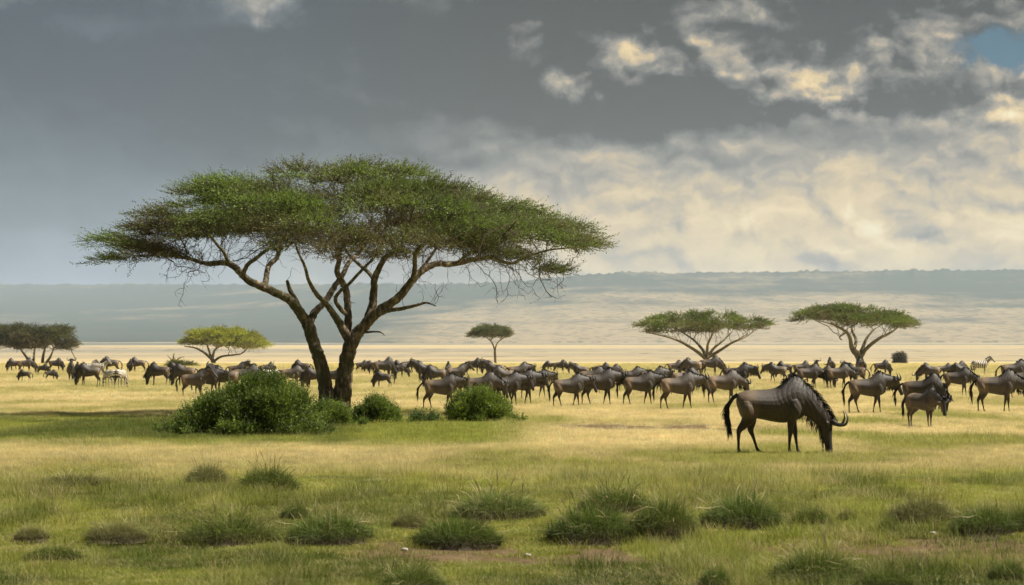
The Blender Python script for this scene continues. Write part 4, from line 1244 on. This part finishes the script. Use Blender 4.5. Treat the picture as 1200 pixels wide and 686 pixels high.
    tgd = np.gradient(tops[:, [0, 2]], axis=0)[k]; tgd /= np.linalg.norm(tgd, axis=1)[:, None] + 1e-9
    nrm = np.stack([-tgd[:, 1], np.zeros(n), tgd[:, 0]], 1)
    tgv = np.stack([tgd[:, 0], np.zeros(n), tgd[:, 1]], 1)
    side = np.sign(r.normal(0, 1, n))
    dv = nrm * .75 + tgv * .25 + np.stack([np.zeros(n), side * r.uniform(.1, .9, n), np.zeros(n)], 1)
    sv, sf = strands(rt, dv, r.uniform(.08, .17, n), .007 if detail >= 1 else .018, r, .7)
    out['mane'] = [fast_mesh('mane', sv, sf, hair_m, None, True)]
    # beard under throat and neck
    n = int((130 if not calf else 50) * min(detail, 1.3))
    bt = [(a[0] + math.sin(t_) * a[3], a[1] - math.cos(t_) * a[3]) for a, t_ in zip(neck[1:], th[1:])]
    q_ = hp(.16, -.125); bt.append((q_[0], q_[1])); q_ = hp(.26, -.09); bt.append((q_[0], q_[1]))
    bt = smooth_path([(a[0], 0, a[1], 0) for a in bt], 8)
    k = r.integers(0, len(bt), n)
    rt = bt[k, :3] + r.normal(0, .02, (n, 3))
    rt[:, 0] += .02
    dv = np.stack([r.normal(-.12, .15, n), r.normal(0, .12, n), -np.ones(n)], 1)
    sv, sf = strands(rt, dv, r.uniform(.07, .19, n), .006 if detail >= 1 else .016, r, .1)
    if detail > 2:
        m_ = 46; u_ = r.uniform(.10, .46, m_); q_ = np.full(m_, -.105) * r.uniform(.8, 1.0, m_)
        cc_ = poll[None] + np.outer(u_, h) * hs + np.outer(q_, f) * hs
        rt2 = np.stack([cc_[:, 0], r.normal(0, .03, m_), cc_[:, 1]], 1); d2 = np.stack([h[0] + f[0] * np.sign(q_) * .6 + r.normal(0, .12, m_), r.normal(0, .3, m_), h[1] + f[1] * np.sign(q_) * .6], 1)
        v2_, f2_ = strands(rt2, d2, r.uniform(.03, .07, m_), .005, r, .0)
        sf = np.concatenate([sf, f2_ + len(sv)]); sv = np.concatenate([sv, v2_])
    out['beard'] = [fast_mesh('beard', sv, sf, hair_m if seed % 3 else pale_hair_m, None, True)]
    if detail >= 1:
        out['eye'] = []
        for s in (-1, 1):
            bm = bmesh.new(); bmesh.ops.create_icosphere(bm, subdivisions=2, radius=.019)
            c_ = hp(.13, .045)
            for v in bm.verts: v.co += Vector((c_[0], s * .078, c_[1]))
            me = bpy.data.meshes.new('eye'); bm.to_mesh(me); bm.free(); me.materials.append(eye_m); me.shade_smooth(); out['eye'].append(me)
    return out


def zebra(pose, legs, voxel, seed):
    r = np.random.default_rng(seed); V, F = [], []
    T = [(-.62, 1.12, .98, .06), (-.57, 1.22, .86, .17), (-.46, 1.28, .74, .245), (-.30, 1.29, .68, .27), (-.1, 1.25, .63, .29), (.12, 1.23, .62, .29), (.30, 1.25, .64, .26), (.45, 1.27, .68, .22), (.58, 1.22, .76, .16), (.64, 1.12, .84, .10)]
    loft(V, F, [(a[0], 0, (a[1] + a[2]) / 2, a[3], (a[1] - a[2]) / 2, 0) for a in smooth_path(T, 3)], 22, .2)
    if pose == 'graze':
        neck = [(.44, 1.05, .15, .23), (.62, .94, .115, .19), (.78, .78, .095, .155), (.90, .62, .08, .13), (.98, .50, .07, .11)]; poll = np.array([.99, .54]); h = np.array([.12, -.993])
    else:
        neck = [(.44, 1.08, .15, .23), (.60, 1.20, .115, .19), (.74, 1.32, .09, .155), (.86, 1.42, .08, .13), (.93, 1.48, .07, .11)]; poll = np.array([.93, 1.5]); h = np.array([.68, -.73])
    nk = np.array(neck); tg = np.gradient(nk[:, :2], axis=0); th = np.arctan2(tg[:, 1], tg[:, 0])
    loft(V, F, smooth_path([(a[0], 0, a[1], a[2], a[3], t_) for a, t_ in zip(neck, th)], 3), 16, .3)
    f = np.array([-h[1], h[0]]); hp = lambda u_, q_=0.0: poll + h * u_ + f * q_
    loft(V, F, smooth_path([(*(lambda c: (c[0], 0, c[1]))(hp(u_, -.02)), wd, ht, math.atan2(h[1], h[0])) for u_, wd, ht in [(-.05, .05, .06), (.04, .08, .10), (.16, .078, .105), (.3, .055, .075), (.42, .055, .062), (.5, .05, .05)]], 2), 14)
    for s in (-1, 1):
        b = hp(0, .02); e = np.array([b[0], s * .05, b[1]]); d = np.array([-h[0] * .9 + f[0] * .2, s * .35, -h[1] * .9 + f[1] * .2])
        q = smooth_path([(*e, .03), (*(e + d * .1), .035), (*(e + d * .2), .006)], 3); tube(V, F, q[:, :3], q[:, 3], 7, cap=2)
    for s, (hh, ff) in zip((-1, 1), ((legs[0], legs[2]), (legs[1], legs[3]))):
        for pts in ([(-.45, 1.0, .17), (-.42, .8, .14), (-.38 + .1 * hh, .68, .10), (-.50 + .5 * hh, .50, .055), (-.51 + .7 * hh, .34, .034), (-.50 + .9 * hh, .12, .03), (-.47 + hh, .0, .045)],
                    [(.42, 1.0, .12), (.42, .8, .11), (.41 + .2 * ff, .62, .062), (.41 + .5 * ff, .42, .047), (.41 + .8 * ff, .2, .03), (.42 + .95 * ff, .08, .034), (.44 + ff, .0, .044)]):
            q = smooth_path([(x, s * .13, z, rr) for x, z, rr in pts], 4); tube(V, F, q[:, :3], q[:, 3], 10, cap=2)
    body = remeshed(V, F, voxel, 3); P = co_of(body); x, y, z = P.T
    ph = np.where(x < -.25, (z * 1.0 + x * .8) * 40, x * 42 + (z - 1) * 6 + 3 * fbm(x * 2, z * 2, 7, 2))
    ph = np.where(z < .6, z * 60, ph)
    ph = np.where((x > .62) & (z < 1.9), (x * .6 + z * (.6 if pose == 'graze' else -.6)) * 60, ph)
    st = sst(-.25, .25, np.sin(ph)) * sst(.60, .68, np.where((z > .55) & (z < .8) & (np.abs(y) < .2) & (x > -.3) & (x < .35), z, 1))
    c = np.array([.62, .58, .50]) * (1 - st[:, None]) + np.array([.022, .018, .016]) * st[:, None]
    rel = np.stack([x - poll[0], z - poll[1]], 1); uu = rel @ h
    mz_ = sst(.36, .42, uu) * (x > .7); c = c * (1 - mz_[:, None]) + np.array([.03, .022, .018]) * mz_[:, None]
    paint(body, c); body.name = 'body'; body.materials.append(zhide)
    out = {'body': [body]}
    n = 60; dock = smooth_path([(-.60, 0, 1.14, .03), (-.68, 0, 1.0, .022), (-.70, 0, .8, .016), (-.69, 0, .55, .006)], 4)
    Vt, Ft = [], []; tube(Vt, Ft, dock[:, :3], dock[:, 3], 7)
    k = r.integers(5, len(dock) - 2, n); sv, sf = strands(dock[k, :3], dock[k + 1, :3] - dock[k, :3] + r.normal(0, .01, (n, 3)), r.uniform(.15, .3, n), .014, r, .2)
    out['tail'] = [fast_mesh('tail', np.concatenate(Vt + [sv]), np.concatenate(Ft + [sf + sum(len(v) for v in Vt)]), hair_m, None, True)]
    tops = smooth_path([(a[0] - math.sin(t_) * a[3], 0, a[1] + math.cos(t_) * a[3], 0) for a, t_ in zip(neck[1:], th[1:])], 8)
    k = r.integers(0, len(tops) - 1, 90); tgd = np.gradient(tops[:, [0, 2]], axis=0)[k]; nr = np.stack([-tgd[:, 1], tgd[:, 0] * 0, tgd[:, 0]], 1)
    sv, sf = strands(tops[k, :3] - [0, 0, .02], nr, np.full(90, .10), .016, r, .0)
    out['mane'] = [fast_mesh('mane', sv, sf, hair_m, None, True)]
    return out


def place(parts, px, py, D, heading, label, cat='wildebeest', name='wildebeest', group=None, s=1.0):
    """px: picture column of the feet centre; heading in degrees, 0 = faces right, 180 = faces left, -90 = faces the camera"""
    D = D or find_depth(py); x = (px - 600) / 2800 * D
    z = gzf(x, D)
    root = link(name, None, loc=(x, D, z - .01), rz=math.radians(heading), scale=s, label=label, cat=cat, group=group)
    for nm, lst in parts.items():
        for me in lst: link(nm, me, root)
    return root


hero = wildebeest('graze', (-.08, .30, -.05, .13), .0125, 3, 2.4, tail_swing=(-.04, -.02), tone=.85)
place(hero, 901.5, 533, 43.6, 0, 'large dark wildebeest grazing alone in front of the herd, striped shoulders and curved horns')

G_WALK1 = wildebeest('walk', (.16, -.16, -.14, .18), .024, 11, .6, tone=.92)
G_WALK2 = wildebeest('walk', (-.20, .12, .16, -.10), .024, 12, .6, tone=1.2, tail_swing=(-.16, .0))
G_LOW = wildebeest('low', (.10, -.12, -.06, .10), .024, 13, .6, tone=.92)
G_GRZ = wildebeest('graze_low', (.05, -.05, .04, -.06), .024, 14, .6, tone=.92)
G_UP = wildebeest('up', (.04, -.04, .03, -.03), .024, 15, .6, tone=.92)
G_CALF = wildebeest('low', (.05, -.06, .05, -.02), .022, 16, .6, calf=True, tone=1.9)
G_DARK = wildebeest('walk', (.22, -.08, -.18, .10), .024, 21, .6, tail_swing=(-.05, .0), tone=.7)
G_DARKLOW = wildebeest('low', (-.10, .14, .10, -.08), .024, 23, .6, tail_swing=(-.02, .03), tone=.7)
G_TAN = wildebeest('walk', (-.12, .18, .12, -.16), .024, 24, .6, tone=1.2)
G_TANLOW = wildebeest('low', (.14, -.04, -.12, .06), .024, 26, .6, tail_swing=(-.06, -.02), tone=1.15)
G_DARKGRZ = wildebeest('graze_low', (-.08, .10, .08, -.02), .024, 27, .6, tone=.6)
G_TANGRZ = wildebeest('graze', (.06, -.10, -.06, .08), .024, 28, .6, tone=1.15)
PR_ = dict(w1=G_WALK1, w2=G_WALK2, lo=G_LOW, gr=G_GRZ, up=G_UP, ca=G_CALF, dw=G_DARK, dl=G_DARKLOW, tw=G_TAN, tl=G_TANLOW, dg=G_DARKGRZ, tg=G_TANGRZ)
HERD = 'wildebeest of the herd spread across the plain'
# pose, px, py feet, depth (None = from py), heading, size, label
W = [
    # nearest row, right
    ('w1', 1015, 487, None, 4, 1.0, 'dark wildebeest walking right behind the big grazing one, with a long tail and lowered head'),
    ('ca', 1079, 502, 62, -58, .80, 'young pale wildebeest standing nearest the camera among the right-hand group, turned toward us'),
    ('gr', 1078, 489, 76, -18, .95, 'dark horned wildebeest grazing right behind the young pale one'),
    ('lo', 1166, 486, None, 2, 1.02, 'brown wildebeest standing head-down at the right edge, nearest of the three there'),
    ('lo', 1120, 465, None, 2, 1.0, 'dark-backed wildebeest, head down, between the young pale one and the right edge'),
    ('gr', 1092, 449, None, 182, 1.0, 'brown wildebeest grazing leftward, behind the pair with the young one'),
    ('w2', 1186, 447, 150, 4, 1.15, 'grey wildebeest walking out of the photo behind the one at the right edge'),
    ('gr', 1197, 466, 112, 0, 1.0, 'wildebeest mostly cut off by the right edge, only its rump in view'),
    ('gr', 1122, 442, None, 10, .9, 'small sandy wildebeest left of the far striped zebra'),
    ('gr', 1106, 443, None, -8, .85, 'small rusty wildebeest beside the sandy one, left of the far zebra'),
    ('lo', 1126, 445, None, 180, .9, 'dark little wildebeest just right of the sandy one on the far right'),
    # right of middle, behind the grazing one
    ('w2', 912, 449, None, 184, 1.0, 'wildebeest facing left alone in the gap behind the big grazing one'),
    ('gr', 921, 443, None, 170, .95, 'dark wildebeest half hidden behind the left-facing one in the gap'),
    ('lo', 946, 456, None, 4, 1.05, 'leftmost wildebeest of the tight cluster above the hump of the big grazing one'),
    ('gr', 962, 455, None, 6, 1.0, 'wildebeest packed in the middle of the cluster above the big grazing one'),
    ('lo', 981, 456, None, 0, 1.05, 'rightmost broad wildebeest of the tight cluster above the big grazing one'),
    ('gr', 938, 444, None, 14, .95, 'dark far wildebeest over the left back of the tight cluster'),
    ('up', 954, 443, None, -80, .95, 'wildebeest facing us at the rear of the tight cluster'),
    ('lo', 974, 441, 205, 92, 1.1, 'round-rumped wildebeest seen from behind at the rear of the tight cluster'),
    ('up', 1004, 452, None, 150, 1.0, 'wildebeest below the trunk of the tallest distant tree, raised head'),
    ('gr', 1009, 443, 190, 95, 1.2, 'wildebeest seen from behind against the trunk of the tallest distant tree'),
    ('gr', 1032, 441, None, 4, .95, 'small wildebeest grazing in the open right of the tallest distant tree'),
    # middle right row
    ('w2', 862, 459, None, 2, 1.1, 'wildebeest with lowered black face at the right end of the middle row'),
    ('lo', 846, 475, None, 2, .96, 'wildebeest with striped flank in the middle row, head near the tail of the next'),
    ('w1', 793, 482, None, 4, .95, 'grey-striped wildebeest striding right, second last of the middle row'),
    ('lo', 801, 464, None, 8, .98, 'wildebeest almost hidden behind the grey-striped striding one'),
    ('w2', 748, 477, None, 2, .98, 'brown wildebeest with pale beard walking right in the crowded middle row'),
    ('w1', 764, 462, None, 0, 1.0, 'wildebeest whose head shows behind the one with the pale beard'),
    ('w2', 738, 459, None, 4, 1.0, 'dark wildebeest behind the crowded middle row, left of the pale-bearded one'),
    ('w1', 700, 477, None, 0, 1.02, 'dark wildebeest with sunlit rump in the crowded middle row'),
    ('w1', 665, 479, None, 2, .93, 'wildebeest walking right at the left end of the crowded middle row'),
    ('lo', 692, 462, None, 6, 1.0, 'sandy wildebeest behind the left end of the crowded middle row'),
    ('gr', 703, 448, None, 12, .95, 'dark wildebeest far behind the crowded middle row, over the sandy one'),
    ('up', 681, 446, None, 196, .9, 'far wildebeest with raised head left of the one over the sandy animal'),
    ('gr', 716, 447, None, 0, .9, 'far wildebeest right of the dark one behind the crowded middle row'),
    ('gr', 790, 441, None, 4, .9, 'tiny far wildebeest left of the wide umbrella acacia'),
    ('gr', 813, 443, 195, 184, 1.1, 'grey wildebeest left of the trunk of the wide umbrella acacia'),
    ('gr', 831, 442, 200, 0, 1.15, 'grey wildebeest right of the trunk of the wide umbrella acacia'),
    # by the bright bush
    ('w2', 608, 476, None, 2, .97, 'dark wildebeest leading the group at the bright bush, with long hanging beard'),
    ('w1', 626, 468, None, 2, .97, 'wildebeest with upright horned head at the front of the group at the bright bush'),
    ('w2', 592, 474, 95, 4, .98, 'wildebeest just behind the leader, over the right side of the bright bush'),
    ('lo', 562, 477, None, 2, .98, 'greenish-grey wildebeest partly hidden behind the bright bush'),
    ('w1', 515, 482, None, 2, .93, 'grey-brown wildebeest walking right toward the bright bush, legs in mid-stride'),
    ('gr', 593, 458, None, 186, 1.0, 'sandy wildebeest lying low behind the group at the bright bush'),
    ('up', 581, 448, None, 186, 1.05, 'wildebeest facing left in front of the small parasol tree'),
    ('w1', 606, 452, None, 8, 1.0, 'wildebeest filling the back of the group at the bright bush'),
    ('up', 499, 449, None, 184, 1.05, 'leftmost wildebeest of the right-hand herd, facing left with raised head'),
    ('gr', 512, 454, None, 182, 1.0, 'wildebeest grazing leftward over the back of the mid-stride one'),
    ('lo', 526, 451, None, 90, 1.0, 'wildebeest seen from behind right of the one grazing leftward'),
    ('up', 534, 452, None, 6, .98, 'wildebeest with raised dark head above the mid-stride one'),
    ('gr', 554, 439, None, 0, 1.0, 'small far wildebeest between the raised dark head and the parasol tree'),
    ('gr', 655, 438, None, 0, .9, 'tiny far wildebeest in the gap right of the leader at the bright bush'),
    ('gr', 646, 436, None, 182, .8, 'tiniest far wildebeest in the gap, left of its equally distant neighbour'),
    # left part
    ('up', 226, 467, None, 2, .98, 'brown wildebeest with hanging tail standing left of the big dark bush'),
    ('w2', 242, 465, 118, 2, 1.0, 'dark-necked wildebeest overlapping the one left of the big dark bush'),
    ('gr', 188, 452, None, 182, 1.0, 'dark wildebeest grazing at the left end of the left-hand group'),
    ('gr', 218, 453, None, 184, 1.05, 'long-backed wildebeest grazing leftward behind the pair left of the big dark bush'),
    ('gr', 208, 444, None, 180, .95, 'small wildebeest under the low leaning thorn tree'),
    ('up', 266, 462, None, 176, .98, 'wildebeest standing over the left slope of the big dark bush, raised dark head'),
    ('lo', 286, 461, None, 4, 1.08, 'dark wildebeest right over the top left of the big dark bush'),
    ('up', 277, 447, None, 4, 1.0, 'far wildebeest with raised head behind the dark one over the big bush'),
    ('gr', 340, 455, None, 4, 1.0, 'grey wildebeest grazing just right of the top of the big dark bush'),
    ('gr', 312, 443, None, 4, .9, 'far dark wildebeest above the top of the big dark bush'),
    ('gr', 355, 443, None, 184, .95, 'far dark wildebeest left of the left acacia trunk'),
    ('gr', 370, 456, None, 184, .95, 'dark wildebeest half hidden by the left acacia trunk'),
    ('gr', 391, 456, None, 0, .9, 'wildebeest glimpsed between the two acacia trunks'),
    ('gr', 448, 445, None, 4, 1.15, 'round-backed wildebeest in the open right of the acacia trunks'),
    ('gr', 450, 455, None, 180, .75, 'small dark wildebeest low in the grass below the round-backed one'),
    ('gr', 466, 443, None, 0, .85, 'wildebeest with lowered head right of the round-backed one'),
    ('lo', 470, 439, None, 184, .9, 'far wildebeest above the lowered head right of the round-backed one'),
    ('gr', 478, 437, None, 0, .85, 'pale far wildebeest last on the right of the small open group'),
    ('gr', 423, 437, None, 0, .8, 'first of four tiny far wildebeest in line right of the acacia trunks'),
    ('gr', 429, 437, None, 4, .8, 'second of four tiny far wildebeest in line right of the acacia trunks'),
    ('gr', 435, 437, None, 184, .8, 'third of four tiny far wildebeest in line right of the acacia trunks'),
    ('gr', 440, 437, None, 0, .8, 'fourth of four tiny far wildebeest in line, nearest the round-backed one'),
    # far left
    ('gr', 106, 453, None, 184, 1.05, 'black wildebeest grazing leftward in front of the two plump zebras'),
    ('up', 83, 447, None, -86, 1.0, 'wildebeest facing us behind the black one at far left'),
    ('lo', 90, 448, None, -70, 1.0, 'wildebeest turned toward us touching the black grazing one'),
    ('gr', 30, 447, None, 184, .62, 'small black animal low in the grass, leftmost of three below the dark left acacia'),
    ('gr', 49, 440, None, 0, .7, 'small dark animal in the middle of three below the dark left acacia'),
    ('gr', 59, 446, None, 4, .55, 'small rusty-black animal, rightmost of three below the dark left acacia'),
    ('gr', 18, 436, None, 184, .9, 'far wildebeest near the left edge of the photo'),
    ('gr', 29, 437, None, 0, .95, 'far wildebeest left of the stems of the dark left acacia'),
    ('gr', 64, 436, None, 4, .95, 'far wildebeest right of the stems of the dark left acacia'),
    ('gr', 131, 438, None, 184, 1.1, 'broad far wildebeest above the two plump zebras'),
    ('lo', 152, 437, None, -80, .9, 'far wildebeest facing us right of the broad far one'),
    ('gr', 163, 437, None, 180, 1.0, 'long low far wildebeest between the broad far one and the thorn tree'),
]
for pz, px, py, D, hd, s, lab in W:
    wl = set(lab.replace('-', ' ').split()[:3]); light_ = wl & {'sandy', 'pale', 'grey', 'brown', 'tan'}; dark_ = wl & {'dark', 'black'}
    if not light_ and not dark_ and pz != 'up':
        q = random.random(); light_, dark_ = q < .3, q > .7
    if light_: pz = dict(w1='tw', w2='tw', lo='tl', gr='tg').get(pz, pz)
    elif dark_: pz = dict(w1='dw', w2='dw', lo='dl', gr='dg').get(pz, pz)
    place(PR_[pz], px, py, D, hd + random.uniform(-11, 11), lab, group=HERD, s=s * random.uniform(.95, 1.05))
Z1 = zebra('graze', (.04, -.05, .03, -.04), .026, 31); Z2 = zebra('up', (.08, -.08, -.06, .08), .026, 32)
for me, px, py, D, hd, s, lab in [(Z1, 129, 454, None, 128, .86, 'left one of the two plump zebras grazing behind the black wildebeest'), (Z1, 141, 455, None, 72, .9, 'right one of the two plump zebras, seen from behind'),
                                 (Z2, 102, 442, None, 6, .9, 'far zebra above the back of the black wildebeest, on the left'), (Z2, 115, 442, None, 4, .9, 'far zebra above the two plump zebras'),
                                 (Z2, 1148, 441, None, 4, 1.05, 'striped zebra facing right in the distance at the far right'), (Z1, 318, 455, None, 184, .9, 'zebra half hidden behind the top of the big dark bush')]:
    place(me, px, py, D, hd, lab, 'zebra', 'zebra', 'zebras among the wildebeest', s)
